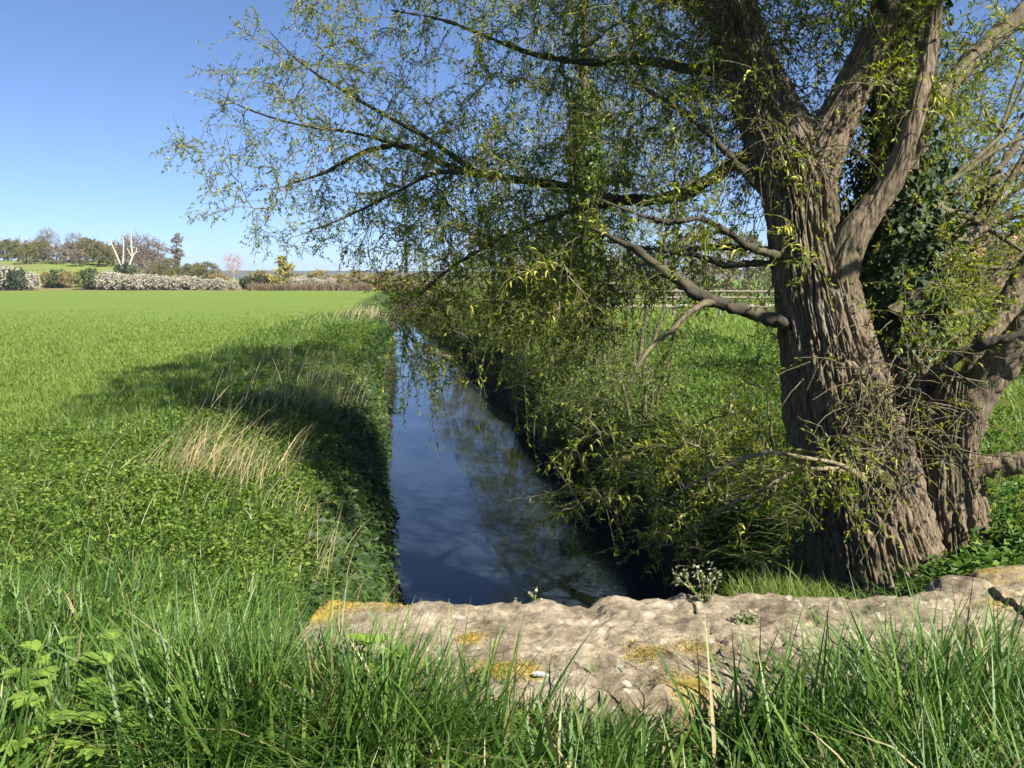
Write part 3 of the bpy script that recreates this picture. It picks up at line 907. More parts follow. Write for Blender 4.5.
att = np.concatenate([
    ellip((-1.75, 8.2, 2.8), (1.45, .9, 1.05), 165),
    ellip((-1.3, 8.4, 3.85), (1.3, 1.0, 0.75), 90),
    ellip((-0.45, 7.6, 2.1), (1.0, 0.9, 0.9), 170),
    ellip((0.65, 7.0, 2.9), (1.2, 1.4, 1.6), 270),
    ellip((0.3, 6.6, 1.45), (0.75, 0.8, 0.6), 100),
    ellip((1.5, 6.6, 4.2), (1.6, 1.8, 1.2), 240),
    ellip((2.9, 6.9, 5.6), (2.8, 2.4, 1.6), 330),
    ellip((0.2, 9.4, 5.8), (2.0, 2.2, 1.0), 330),  # unseen upper crown, enlarged for its shade on the left field
    ellip((1.0, 12.0, 6.8), (2.0, 1.9, 1.1), 260),  # crown extended back out of view to shade field and far bank
    ellip((3.8, 4.3, 5.7), (1.1, 0.8, 0.8), 110),  # unseen lobe added to shade the top of the left stem
    ellip((3.0, 3.0, 2.9), (0.55, 0.5, 0.65), 110),  # unseen lobe added to shade the low growth over the water
    ellip((2.35, 2.95, 3.6), (0.5, 0.5, 0.5), 100),  # unseen lobe added to darken the near left bank with its shadow
    ellip((2.1, 4.4, 4.1), (0.55, 0.6, 0.45), 170),  # added above the view, shades the left bank farther along
    ellip((2.1, 3.8, 3.55), (0.5, 0.5, 0.38), 130),  # another added unseen lobe for shade on the left bank face
    ellip((2.9, 5.6, 5.6), (1.2, 1.3, 0.9), 160),  # extra unseen crown, added to thicken the shade on the bank
    ellip((2.6, 6.2, 3.0), (0.9, 1.0, 1.1), 120),
    ellip((4.3, 7.4, 3.0), (1.3, .9, 1.6), 190),
    ellip((4.6, 6.6, 1.4), (0.9, 0.6, 0.8), 50),
    ellip((0.95, 5.3, 0.35), (0.9, 0.6, 0.45), 52),
    ellip((1.9, 4.95, 0.45), (0.5, 0.3, 0.4), 16),
    ellip((-0.65, 6.8, 1.15), (0.35, 0.5, 0.5), 34),
])
att = att[~((np.abs(att[:, 0] - 2.3) < 0.5) & (att[:, 1] < 5.4) & (att[:, 2] > 0.9))]
# shoots that hug the limbs
lim = sk.p[(sk.fix > 0.006) & (sk.fix < 0.09)]
lim = lim[(lim[:, 0] < 3.0) | (rng.random(len(lim)) < .3)]
low_left = (lim[:, 0] < 2.2) & (lim[:, 2] < 2.4) & (lim[:, 1] < 6.0)
lim = lim[~low_left | (rng.random(len(lim)) < .3)]
lim = lim[rng.choice(len(lim), 430)]
att = np.concatenate([att, lim + rand_dir(430) * (0.12 + 0.42 * rng.random(430))[:, None]])
grow(sk, att, 8, 0.06, droop=0.10, back=0.6)
rad = pipe_radii(sk, 0.0028, 0.0024, 0.52, 0.03)
V, f, rn = path_tubes(sk, rad, sk.paths, 4)
b = Bag(); b.add(V - willow_loc, f, rn)
o = b.build('branches', M['twig'], willow); o['kind'] = 'stuff'

# leafy end shoots
nd = np.concatenate([np.arange(s + 1, s + K) for j, s, K in sk.paths])
pick = nd[rng.random(len(nd)) < 0.85]
pick = np.concatenate([pick, nd[rng.random(len(nd)) < 0.25]])
tw = twiglets(sk.p[pick], sk.d[pick] * 0.8, 0.10 + 0.30 * rng.random(len(pick)) ** 1.5, 5, 0.55, 0.65)
V, f, rn = tubes(tw, np.broadcast_to(np.array([.0024, .0022, .0019, .0016, .0012]), tw.shape[:2]), 3)
b = Bag(); b.add(V - willow_loc, f, rn)
o = b.build('twigs', M['twig'], willow); o['kind'] = 'stuff'
hi = (tw[:, 0, 2] > 4.35) | ((tw[:, 0, 1] < 4.9) & (tw[:, 0, 2] > 2.3))  # mostly unseen shoots, given larger and more leaves to deepen their shade
b = Bag()
for t_, per, ln_, wd_ in ((tw[~hi], 8, .042, .012), (tw[hi], 12, .06, .019)):
    V, f, rn = leaves_on(t_, per, ln_, wd_, 0.006, 0.7)
    b.add(V - willow_loc, f, rn)
# long hanging shoots with alternate leaves
pool = nd[(sk.p[nd][:, 2] < 4.4) & (sk.p[nd][:, 2] > 1.0) & (sk.p[nd][:, 0] > -1.2) & (sk.p[nd][:, 0] < 1.3)]
hs_ = rng.choice(pool, 280)
hang = twiglets(sk.p[hs_], sk.d[hs_] * .5 + np.array([0, -.15, -.2]), (.35 + .65 * rng.random(280)), 9, 1.5, .35)
b.add(*shift(leaves_on(hang, 30, .046, .011, .004, 1.0), willow_loc))
o = b.build('leaves', M['willow_leaf'], willow); o['kind'] = 'stuff'
b = Bag(); b.add(*shift(tubes(hang, np.broadcast_to(np.linspace(.003, .0012, 9), hang.shape[:2]), 3), willow_loc))
o = b.build('hanging_shoots', M['twig'], willow); o['kind'] = 'stuff'
# catkins in loose bunches
bun = rng.choice(len(tw), 1000, replace=False)
cp = tw[bun].reshape(-1, 3)
cp = cp[rng.random(len(cp)) < 0.7]
ck = twiglets(cp, rand_dir(len(cp)) * .6 + np.array([0, 0, .25]), 0.035 + 0.035 * rng.random(len(cp)), 5, 1.3, 0.4)
V, f, rn = tubes(ck, np.broadcast_to(np.array([.0025, .0058, .0062, .005, .002]), ck.shape[:2]), 5)
b = Bag(); b.add(V - willow_loc, f, rn)
nr_ = np.where((tw[:, 0, 1] < 6.6) & (tw[:, 0, 2] < 4.2) & (tw[:, 0, 0] < 2.6))[0]
cq = tw[rng.choice(nr_, 230)]
cq = cq[:, 1:4].reshape(-1, 3); cq = cq[rng.random(len(cq)) < .8]
c2 = twiglets(cq, rand_dir(len(cq)) * .7 + np.array([0, 0, .25]), .05 + .035 * rng.random(len(cq)), 6, 1.5, .4)
b.add(*shift(tubes(c2, np.broadcast_to(np.array([.003, .0068, .0078, .0074, .006, .0025]), c2.shape[:2]), 6), willow_loc))
o = b.build('catkins', M['catkin'], willow); o['kind'] = 'stuff'

# dead beard of twigs round the left stem and tangle of suckers at mid trunk
bt = Bag()
qa = SA[2]; ra = SA[3]
ii = np.where((qa[:, 2] > 2.35) & (qa[:, 2] < 4.2))[0]
si = rng.choice(ii, 850)
ang = rng.random(850) * 2 * np.pi
outd = np.stack([np.cos(ang), np.sin(ang), np.zeros(850)], 1)
st = qa[si] + outd * (ra[si] * 0.9)[:, None]
w_ = twiglets(st, outd * 0.5 + np.array([0, 0, 0.2]), 0.15 + 0.55 * rng.random(850) ** 1.5, 7, 0.9, 0.7)
bt.add(*shift(tubes(w_, np.broadcast_to(np.linspace(.004, .0015, 7), w_.shape[:2]), 4), willow_loc))
m_ = 150
pc = np.stack([rng.normal(890, 42, m_), rng.normal(415, 42, m_)], 1)
st = np.array([P(a, b_, 5.12 + 0.15 * rng.random()) for a, b_ in pc])
dd = np.stack([rng.normal(0, 1, m_), -0.5 - rng.random(m_) * .5, rng.normal(0.1, .6, m_)], 1)
w2 = twiglets(st, norm(dd), 0.15 + 0.45 * rng.random(m_), 7, 0.35, 0.35)
bt.add(*shift(tubes(w2, np.broadcast_to(np.linspace(.005, .0018, 7), w2.shape[:2]), 4), willow_loc))
o = bt.build('dead_twigs', M['limb_bark'], willow); o['kind'] = 'stuff'
bl = Bag()
bl.add(*shift(leaves_on(w2[rng.random(m_) < 0.3], 7, 0.035, 0.011, 0.01), willow_loc))
wl2 = w_[rng.random(len(w_)) < 0.5]
bl.add(*shift(leaves_on(wl2, 7, 0.035, 0.010, 0.01), willow_loc))
o = bl.build('sucker_leaves', M['willow_leaf'], willow); o['kind'] = 'stuff'

# ivy on the rear stem
ivy = empty('ivy_plant', P(892, 400, 5.8))
iv_loc = np.array(ivy.location)
tag(ivy, 'dark glossy ivy wrapping the rear stem of the huge willow', 'ivy')
qb, rb = SB[2], SB[3]
n_iv = 5200
zz = qb[:, 2]
wgt = np.interp(zz, [1.0, 1.25, 1.45, 2.25, 2.6, 3.4, 4.6, 5.5], [0.0, 0.3, 1.0, 1.0, 0.3, 0.16, 0.12, 0.0])
si = rng.choice(len(qb), n_iv, p=wgt / wgt.sum())
ang = rng.random(n_iv) * 2 * np.pi
outd = np.stack([np.cos(ang), np.sin(ang), rng.normal(0, .15, n_iv)], 1)
cl = 0.02 + 0.26 * rng.random(n_iv) * fbm(np.stack([ang * 2, zz[si] * 2.5, ang * 0], -1), 4, 2)
pos = qb[si] + outd * (rb[si] + cl)[:, None]
d = norm(outd * 0.5 + np.array([0, 0, -0.9]) + rng.normal(0, 0.4, (n_iv, 3)))
ln = 0.022 + 0.05 * rng.random(n_iv) ** 1.3
b = Bag(); b.add(*shift(leaf_quads(pos, d, outd + rng.normal(0, .35, (n_iv, 3)), ln, ln * 0.95, .1), iv_loc))
o = b.build('leaves', M['ivy_leaf'], ivy); o['kind'] = 'stuff'
n_s = 60
s0 = rng.choice(np.where((zz > .4) & (zz < 2.4))[0], n_s)
ang = rng.random(n_s) * 2 * np.pi
K_ = 10
stp = []
for k in range(K_):
    j = np.minimum(s0 + k * 7, len(qb) - 1)
    an = ang + 0.12 * k * np.sign(np.sin(ang * 7))
    stp.append(qb[j] + np.stack([np.cos(an), np.sin(an), an * 0], 1) * (rb[j] + .025)[:, None])
stp = np.stack(stp, 1)
b = Bag(); b.add(*shift(tubes(stp, np.full(stp.shape[:2], .008), 5), iv_loc))
b.build('stems', M['dark_shaded_bark'], ivy)['kind'] = 'stuff'

# ------------------------------------------------------------------ generic tree / bush
def make_plant(name, loc, h, crown_c, crown_r, n_att, leaf, ln, wd, per, bark, trunk_r=0.12, lean=(0, 0), multi=1, tw_len=0.5, rmin=0.006, sides=4, ivy_mat=None, seed=None, K=6, droop=.05, shell=0.2, pipe=None, bare=False):
    """a tapered trunk, a branch network and a leafy crown; crown ellipsoids are given relative to the base"""
    root = empty(name, loc)
    s = Skel()
    bg = Bag()
    for m in range(multi):
        ang = m / max(multi, 1) * 6.28 + rng.random()
        spread = 0 if multi == 1 else 0.25 * h
        top = np.array([lean[0] + math.cos(ang) * spread, lean[1] + math.sin(ang) * spread, h * 0.8])
        base = np.array([0.05 * math.cos(ang) * (multi > 1) * h, 0.05 * math.sin(ang) * (multi > 1) * h, -0.25])
        t = np.linspace(0, 1, 12)[:, None]
        q = base * (1 - t) + top * t + rng.normal(0, 0.012 * h, (12, 3)) * np.minimum(1, t * 4)
        r = np.linspace(trunk_r, trunk_r * 0.25, 12) / (multi ** .4)
        r[0] *= 1.5
        V, f, rn = tubes(q[None], r[None], 8)
        bg.add(V, f, rn)
        n0 = s.add(q[3:], -1)
        s.fix[n0:] = r[3:]
    bg.build('trunk', M[bark], root)
    cc = crown_c if isinstance(crown_c, list) else [crown_c]
    cr = crown_r if isinstance(crown_r, list) else [crown_r]
    at = np.concatenate([ellip(c, r_, max(4, n_att // len(cc)), shell) for c, r_ in zip(cc, cr)])
    at = at[at[:, 2] > 0.1]
    grow(s, at, K, 0.07, droop=droop, back=0.5)
    rr = pipe_radii(s, rmin, rmin * (pipe or 1.0), 0.5, trunk_r * .6)
    V, f, rn = path_tubes(s, rr, s.paths, sides)
    bb = Bag(); bb.add(V, f, rn)
    nd = np.concatenate([np.arange(a + 1, a + k) for j, a, k in s.paths])
    tw = twiglets(s.p[nd], s.d[nd] * .7, tw_len * (0.5 + rng.random(len(nd))), 4, 0.3, 0.8)
    if sides > 3 or bare:
        bb.add(*tubes(tw, np.full(tw.shape[:2], rmin * .6), 3))
    bb.build('branches', M[bark], root)['kind'] = 'stuff'
    if per:
        lb = Bag(); lb.add(*leaves_on(tw, per, ln, wd, 0.1 * tw_len, 0.4))
        lb.build('crown', M[leaf], root)['kind'] = 'stuff'
    return root


def copy_tree(src, loc, rz, sc):
    c = src.copy(); COL.objects.link(c)
    c.location = loc; c.rotation_euler = (0, 0, rz); c.scale = sc if hasattr(sc, '__len__') else (sc, sc, sc)
    for ch in src.children:
        d_ = ch.copy(); COL.objects.link(d_); d_.parent = c
    return c


def zt(x, y): return float(terrain(np.array([x]), np.array([y]), True)[0])


# ivy-clad tall tree and bankside growth on the right bank
def bank(name, x, y, *a, **k):
    return make_plant(name, (x, y, zt(x, y)), *a, **k)


t = bank('ivy_clad_tree', 1.45, 17.0, 10.5, [(0, 0, 8.0), (-0.6, 0, 6.2), (.7, .5, 5)], [(2.0, 2.0, 2.4), (1.7, 1.6, 1.5), (1.5, 1.5, 1.4)], 200, 'willow_leaf', .05, .016, 7, 'limb_bark', .21, tw_len=.45, rmin=.005)
tag(t, 'tall straight ivy-clad tree rising from the right bank behind the willow boughs', 'tree')
n_i = 5200
zi = rng.random(n_i) ** 1.2 * 5.6
an = rng.random(n_i) * 6.28
rr_ = 0.2 + 0.22 * rng.random(n_i) * fbm(np.stack([an, zi * 1.5, an * 0], -1), 9, 2) * 1.6
pos = np.stack([np.cos(an) * rr_, np.sin(an) * rr_, zi], 1)
od = np.stack([np.cos(an), np.sin(an), an * 0], 1)
b = Bag(); b.add(*leaf_quads(pos, norm(od * .6 + np.array([0, 0, -.8]) + rng.normal(0, .4, (n_i, 3))), od + rng.normal(0, .3, (n_i, 3)), .07 + .05 * rng.random(n_i), .08 + .03 * rng.random(n_i), .1))
b.build('ivy', M['shade_herb'], t)['kind'] = 'stuff'

BUSH = [
    # x, y, height, radii, attractors, label
    (2.9, 8.6, 1.0, (.9, .9, .45), 70, 'low leafy willow scrub on right bank just behind the willow trunk'),
    (1.9, 11.8, 1.9, (.9, 1.2, .8), 120, 'olive willow bush at the water edge left of the sunlit meadow'),
    (1.75, 14.6, 3.2, (1.2, 1.4, 1.3), 170, 'rounded willow bush on right bank in front of the ivy-clad tree'),
    (0.95, 20.2, 3.4, (1.3, 1.6, 1.4), 170, 'twiggy willow bush on right bank just behind the ivy-clad tree'),
    (0.4, 24.5, 3.2, (1.4, 1.7, 1.3), 160, 'dense willow bush halfway along the right bank'),
    (-0.6, 30.0, 3.0, (1.5, 1.8, 1.2), 150, 'olive bush overhanging the bright middle reach of the river'),
    (-2.0, 37.0, 3.0, (1.5, 1.9, 1.2), 130, 'pale bush on the right bank where the river narrows'),
    (-3.9, 46.0, 3.2, (1.8, 2.2, 1.3), 130, 'last bush on the right bank before the far river bend'),
]
for x, y, h, cr, na, lab in BUSH:
    o = bank('willow_bush', x, y, h, [(-.1, 0, h * .62), (-0.75, -.1, h * .36)], [cr, (cr[0] * .8, cr[1], cr[2] * .6)], na, ['willow_leaf', 'hay_leaf', 'willow_leaf', 'herb'][int(y) % 4], .055 if y < 20 else .08, .018 if y < 20 else .028, 8, 'limb_bark', .06, multi=5, tw_len=.35, rmin=.004, droop=.1)
    tag(o, lab, 'bush', 'willow bushes along the right bank')

for x, y, h, na, lf, lab in [(6.6, 11.8, 2.7, 130, 'willow_leaf', 'leafy shrub behind the leaning limbs at the right edge'), (5.6, 14.5, 2.5, 120, 'herb', 'green shrub seen between rear willow stem and leaning limbs')]:
    o = bank('meadow_shrub', x, y, h, (0, 0, h * .5), (1.3, 1.1, h * .45), na, lf, .06, .02, 8, 'limb_bark', .06, multi=5, tw_len=.4, rmin=.005)
    tag(o, lab, 'shrub', 'shrubs behind the right meadow')

TREE_R = [
    (2.0, 15.6, 7.5, (2.0, 2.2, 2.0), 170, 'young willow tree behind the main willow fork, beside the meadow'),
    (3.1, 21.0, 8.5, (2.3, 2.6, 2.3), 190, 'slim bare willow tree beyond the ivy-clad tree on the meadow edge'),
    (0.9, 29.0, 8.0, (2.0, 2.4, 2.2), 170, 'thin crowned tree on the right bank above the olive bushes'),
]
for x, y, h, cr, na, lab in TREE_R:
    o = bank('bank_tree', x, y, h, [(0, 0, h * .75), (-.5, 0, h * .5)], [cr, (cr[0] * .8, cr[1] * .8, cr[2] * .7)], na, 'willow_leaf', .06, .02, 6, 'limb_bark', .07, multi=2, tw_len=.4, rmin=.005)
    tag(o, lab, 'tree', 'trees standing on the right bank')

# meadow background on the right
o = bank('slender_tree', 9.4, 18.5, 6.0, (0, 0, 4.8), (1.3, 1.3, 1.3), 60, 'willow_leaf', .07, .025, 5, 'stick', .075, tw_len=.4, rmin=.006)
tag(o, 'slender pale-barked young tree in the meadow right of the willow stems', 'tree')
hb = [(6.2, 52, 3.6, 'hay_leaf', 'olive shrub beyond the lane left of the willow trunk'), (10.8, 54, 4.2, 'hay_leaf', 'bushy olive shrub beyond the lane behind the willow trunk'),
      (2.2, 50, 4.2, 'grey_leaf', 'grey twiggy shrub where the lane meets the river trees'), (-1.5, 58, 5.0, 'hay_leaf', 'tall olive shrub behind the right bank bushes'),
      (15.2, 53, 4.8, 'hay_leaf', 'olive shrub beyond the lane touching the left edge of the willow trunk'), (13.0, 58, 5.4, 'grey_leaf', 'taller grey twiggy shrub behind the lane near the willow trunk'),
      (41, 55, 7.2, 'hay_leaf', 'tall olive shrub screening the brick house at the right edge'), (27, 64, 7.5, 'grey_leaf', 'tall grey twiggy shrub behind the pond'), (33, 62, 7.0, 'hay_leaf', 'tall olive shrub behind the right end of the pond'),
      (19, 56, 5.6, 'green_leaf', 'green shrub behind the pond, nearest the willow stems'), (24, 58, 6.0, 'hay_leaf', 'broad olive shrub directly behind the pond'),
      (29.5, 56, 5.2, 'green_leaf', 'green shrub behind the pond at its right end'), (36.5, 57, 6.4, 'brown_leaf', 'brown shrub right of the pond under the leaning limbs')]
for x, y, h, lf, lab in hb:
    o = bank('meadow_shrub', x, y, h, (0, 0, h * .5), (h * .62, h * .5, h * .5), 90, lf, .2, .10, 9, 'far_bark', .1, multi=4, tw_len=.5, rmin=.02, sides=3)
    tag(o, lab, 'shrub', 'shrubs behind the right meadow')

# brick houses half hidden by the shrubs on the right
def box(bag, x0, x1, y0, y1, z0, z1):
    V = np.array([[x, y, z] for z in (z0, z1) for y in (y0, y1) for x in (x0, x1)])
    bag.add(V, np.array([[0, 2, 3, 1], [4, 5, 7, 6], [0, 1, 5, 4], [2, 6, 7, 3], [0, 4, 6, 2], [1, 3, 7, 5]]))


def house(x, y, w, d_, h, rh, lab):
    r_ = empty('brick_house', (x, y, 0))
    b = Bag(); box(b, -w / 2, w / 2, 0, d_, -.3, h)
    V = np.array([[-w / 2, 0, h], [-w / 2, d_, h], [-w / 2, d_ / 2, h + rh * .96], [w / 2, 0, h], [w / 2, d_, h], [w / 2, d_ / 2, h + rh * .96]])
    b.add(V, np.array([[0, 1, 2], [3, 5, 4]]))
    b.build('wall', M['brick'], r_, False)
    b = Bag()
    e = .35
    for sgn, ya in ((1, -e), (-1, d_ + e)):
        a_ = np.array([[-w / 2 - e, ya, h - .15], [w / 2 + e, ya, h - .15], [w / 2 + e, d_ / 2, h + rh], [-w / 2 - e, d_ / 2, h + rh]])
        V = np.concatenate([a_ + np.array([0, 0, .04]), a_ + np.array([0, 0, .2])])
        b.add(V, np.array([[0, 1, 2, 3], [7, 6, 5, 4], [0, 4, 5, 1], [1, 5, 6, 2], [2, 6, 7, 3], [3, 7, 4, 0]]))
    rf = b.build('roof', M['tile'], r_, False)
    b = Bag(); box(b, w * .25, w * .25 + .8, d_ / 2 - .4, d_ / 2 + .4, h + rh * .6, h + rh + .9)
    b.build('chimney', M['brick'], rf, False)
    for wx in (-w * .3, 0, w * .3):
        b = Bag(); box(b, wx - .55, wx + .55, -.06, .02, h * .5, h * .5 + 1.2)
        wn = b.build('window', M['white'], r_, False)
        b = Bag(); box(b, wx - .45, wx + .45, -.08, -.062, h * .5 + .1, h * .5 + 1.1)
        b.build('pane', M['glass'], wn, False)
    tag(r_, lab, 'house', 'brick houses beyond the meadow')


house(37, 78, 9, 7, 3.4, 2.6, 'brick house with orange tiled roof behind the rear willow stem')
house(47, 78, 10, 7, 3.2, 2.4, 'orange roofed brick house at right edge behind leaning willow limbs')

# post and rail fence on the meadow
fen = empty('wooden_fence', (7.0, 36, zt(7.0, 36)))
tag(fen, 'weathered post and rail fence at the back of the right meadow', 'fence')
for i in range(6):
    b = Bag(); xx = -4 + i * 2.0
    V, f, rn = tubes(np.array([[[xx, 0.1 * i, -.3], [xx, .1 * i, .5], [xx + .02, .1 * i, 1.25]]]), np.full((1, 3), .07), 7)
    b.add(V, f)
    b.build('post', M['post_wood'], fen)
for zz_ in (.45, .85, 1.12):
    b = Bag()
    V, f, rn = tubes(np.array([[[-4.1, -.09, zz_], [1, .16, zz_ + .02], [6.1, .41, zz_]]]), np.full((1, 3), .045), 5)
    b.add(V, f)
    b.build('rail', M['post_wood'], fen)

# ------------------------------------------------------------------ far side of the field
def far(kind, px, Y, sc, lab, cat, group, scz=None):
    x = XA(px, Y)
    src = PROTO[kind]
    z = float(terrain(np.array([x]), np.array([Y]), False)[0])
    rz = rng.random() * 6.28
    s3 = (sc, sc, scz or sc)
    if kind not in USED:
        src.location = (x, Y, z); src.rotation_euler = (0, 0, rz); src.scale = s3; USED.add(kind); c = src
    else:
        c = copy_tree(src, (x, Y, z), rz, s3)
    tag(c, lab, cat, group)
    return c


USED = set()
PROTO = {}
FT = dict(sides=3)
PROTO['olive'] = make_plant('olive_tree', (0, 0, 0), 5, (0, 0, 2.3), (2.7, 2.7, 2.3), 110, 'hay_leaf', .22, .14, 9, 'far_bark', .16, tw_len=.5, rmin=.02, **FT)
PROTO['brown'] = make_plant('brown_tree', (0, 0, 0), 5, (0, 0, 2.3), (2.8, 2.8, 2.3), 110, 'brown_leaf', .22, .12, 8, 'far_bark', .16, tw_len=.5, rmin=.02, **FT)
PROTO['purple'] = make_plant('purple_brown_tree', (0, 0, 0), 7, [(0, 0, 4.6), (0, 0, 2)], [(2.4, 2.4, 2.6), (2.6, 2.6, 2.0)], 150, 'purple_leaf', .2, .10, 8, 'far_bark', .2, tw_len=.6, rmin=.022, **FT)
PROTO['bare'] = make_plant('bare_tree', (0, 0, 0), 8, (0, 0, 5.6), (2.8, 2.8, 2.6), 130, 'grey_leaf', .22, .05, 5, 'far_bark', .18, tw_len=.8, rmin=.02, bare=True, **FT)
PROTO['narrow'] = make_plant('narrow_tree', (0, 0, 0), 7.5, (0, 0, 4.6), (1.0, 1.0, 3.0), 70, 'purple_leaf', .2, .12, 8, 'far_bark', .14, tw_len=.4, rmin=.02, **FT)
PROTO['dark'] = make_plant('dark_bush', (0, 0, 0), 3, (0, 0, 1.5), (1.7, 1.7, 1.35), 70, 'dark_leaf', .2, .14, 10, 'far_bark', .12, tw_len=.4, rmin=.02, multi=3, **FT)
PROTO['green'] = make_plant('green_bush', (0, 0, 0), 3, (0, 0, 1.4), (1.8, 1.8, 1.3), 70, 'green_leaf', .2, .14, 10, 'far_bark', .12, tw_len=.4, rmin=.02, multi=3, **FT)
PROTO['blossom'] = make_plant('blossom_bush', (0, 0, 0), 2.6, (0, 0, 1.15), (1.5, 1.3, 1.15), 80, 'blossom', .15, .13, 12, 'far_bark', .08, tw_len=.35, rmin=.016, multi=4, **FT)
PROTO['yellow'] = make_plant('yellow_tree', (0, 0, 0), 4.4, [(0, 0, 2.0), (-.7, 0, 1.2), (.1, 0, 3.6), (.9, 0, 2.9)], [(1.2, 1.2, 1.2), (.9, .9, .9), (.6, .6, .9), (.6, .6, .7)], 120, 'yellow_leaf', .17, .12, 8, 'far_bark', .14, tw_len=.35, rmin=.02, **FT)
PROTO['pink'] = make_plant('pink_bare_tree', (0, 0, 0), 5.2, (0, 0, 3.7), (1.25, 1.25, 1.6), 70, 'brown_leaf', .1, .03, 0, 'pink_bark', .13, tw_len=.7, rmin=.016, bare=True, **FT)
PROTO['ochre'] = make_plant('ochre_bush', (0, 0, 0), 2.4, (0, 0, 1.2), (1.9, 1.6, 1.1), 70, 'ochre_leaf', .2, .12, 9, 'far_bark', .1, tw_len=.4, rmin=.02, multi=3, **FT)

ORD = ['first', 'second', 'third', 'fourth', 'fifth', 'sixth', 'seventh', 'eighth', 'ninth', 'tenth', 'eleventh', 'twelfth', 'thirteenth', 'fourteenth', 'fifteenth', 'sixteenth']
lst = [('olive', [(-8, 140, 1.0), (14, 146, 1.05), (33, 138, .95), (48, 142, 1.0), (90, 144, 1.15), (103, 140, 1.0), (112, 136, .9), (172, 130, .9), (190, 128, .8), (209, 126, 1.0), (166, 124, .75), (200, 140, .8)], 'olive bushy tree in the far wood'),
       ('brown', [(4, 147, 1.1), (24, 150, 1.15), (42, 146, 1.05), (62, 139, .95), (75, 142, 1.0), (98, 147, 1.1), (84, 136, .8), (118, 140, 1.1), (146, 128, .8), (158, 126, .7)], 'brown twiggy tree in the far wood'),
       ('purple', [(131, 140, 1.0), (142, 143, 1.1), (152, 140, 1.12), (162, 141, 1.0)], 'purple-brown tree behind the dead pale tree'),
       ('bare', [(54, 146, 1.0), (81, 142, .9), (48, 150, .8)], 'tall bare grey tree above the hillside bushes')]
for kind, items, lab in lst:
    for i, (px, Y, sc) in enumerate(sorted(items)):
        far(kind, px, Y, sc * {'olive': .76, 'brown': .76, 'purple': .72, 'bare': .68}[kind], f'{lab}, {ORD[i]} of its kind from the left edge', 'tree', 'trees of the far wood')
far('narrow', 181, 132, .95, 'narrow dark upright tree at the right end of far wood', 'tree', 'trees of the far wood')
bl_items = [(-2, 107, 1.15), (9, 104, 1.2), (33, 105, .9)]
for i, (px, Y, sc) in enumerate(bl_items):
    far('blossom', px, Y, sc, ['white blossom bush cut by the left picture edge', 'white blossom bush left of the round dark green bush', 'small white blossom bush right of the round dark green bush'][i], 'bush', 'white blossoming bushes at the field edge', 1.1 * sc)
bl2 = [(101, 108, .95), (110, 112, 1.1), (118, 108, 1.1), (127, 106, 1.0), (136, 105, .95), (147, 106, 1.0), (157, 106, .95), (167, 106, .9), (177, 106, .85), (188, 107, .9), (197, 107, .85), (210, 107, .7), (222, 106, .75), (234, 107, .6)]
for i, (px, Y, sc) in enumerate(bl2):
    far('blossom', px, Y, sc, f'white blossom bush, {ORD[i]} from left in the long blossoming row', 'bush', 'white blossoming bushes at the field edge', .9 * sc)
bl3 = [(296, 108, .75), (306, 109, .8), (317, 108, .7), (330, 110, .7)]
for i, (px, Y, sc) in enumerate(bl3):
    far('blossom', px, Y, sc, f'pale blossom bush right of the yellow tree, {ORD[i]} after it', 'bush', 'white blossoming bushes at the field edge')
far('dark', 19, 104, .9, 'round dark green bush between two white blossom bushes', 'bush', 'bushes at the field edge', .95)
far('green', 92, 108, 1.0, 'green bush at the left end of the long blossom row', 'bush', 'bushes at the field edge')
far('green', 62, 112, .9, 'green bush on the grassy slope below the wood', 'bush', 'bushes at the field edge')
far('ochre', 72, 112, .9, 'ochre bush on the grassy slope below the wood', 'bush', 'bushes at the field edge')
far('ochre', 54, 114, .8, 'small ochre bush, left one on the grassy slope', 'bush', 'bushes at the field edge')
far('dark', 252, 108, .75, 'dark green bush beneath the pink bare tree', 'bush', 'bushes at the field edge', .65)
far('dark', 266, 108, .75, 'dark green bush just left of the yellow tree', 'bush', 'bushes at the field edge', .62)
far('dark', 288, 112, .8, 'dark bush behind the foot of the yellow tree', 'bush', 'bushes at the field edge', .8)
far('pink', 236, 112, .95, 'pinkish bare little tree right of the blossom row', 'tree', None)
far('yellow', 283, 106, .98, 'yellow-green leafy little tree standing alone on the skyline', 'tree', None)
for i, px in enumerate((222, 262, 300, 322, 342, 358, 374, 392, 410, 430)):
    far('ochre', px, 118 + (i % 3) * 4, .85 + .2 * (i % 2), f'ochre bush behind the brown reed strip, {ORD[i]} from the left', 'bush', 'ochre bushes behind the reeds')

# dead pale tree with ivy foot
dx, dyy = XA(126, 118), 118
dead = empty('dead_tree', (dx, dyy, float(terrain(np.array([dx]), np.array([dyy]), False)[0])))
tag(dead, 'dead tree with bare bleached forked trunks in front of the far wood', 'tree')
bb = Bag()
for pl, r0 in [([(0.2, 0, -.2), (-.2, 0, 2.4), (-.9, 0, 4.4), (-1.5, 0, 6.0)], .24), ([(0.1, 0, 0), (0, .2, 2.6), (.2, .2, 4.4), (.25, .2, 6.4)], .22), ([(.3, 0, 0), (.9, -.1, 2.2), (1.5, 0, 3.8), (1.4, 0, 5.3), (1.5, 0, 7.2)], .26),
               ([(1.5, 0, 3.8), (2.0, 0, 4.3), (2.2, 0, 5.0)], .16), ([(1.45, 0, 3.6), (1.1, 0, 4.3), (.8, 0, 4.9)], .12), ([(2.0, 0, 4.3), (2.6, 0, 4.4)], .1)]:
    q = resample(np.array(pl, float), 12)
    bb.add(*tubes(q[None], np.linspace(r0, r0 * .4, 12)[None] * .7, 7))
bb.build('trunk', M['dead_wood'], dead)
n_i = 900
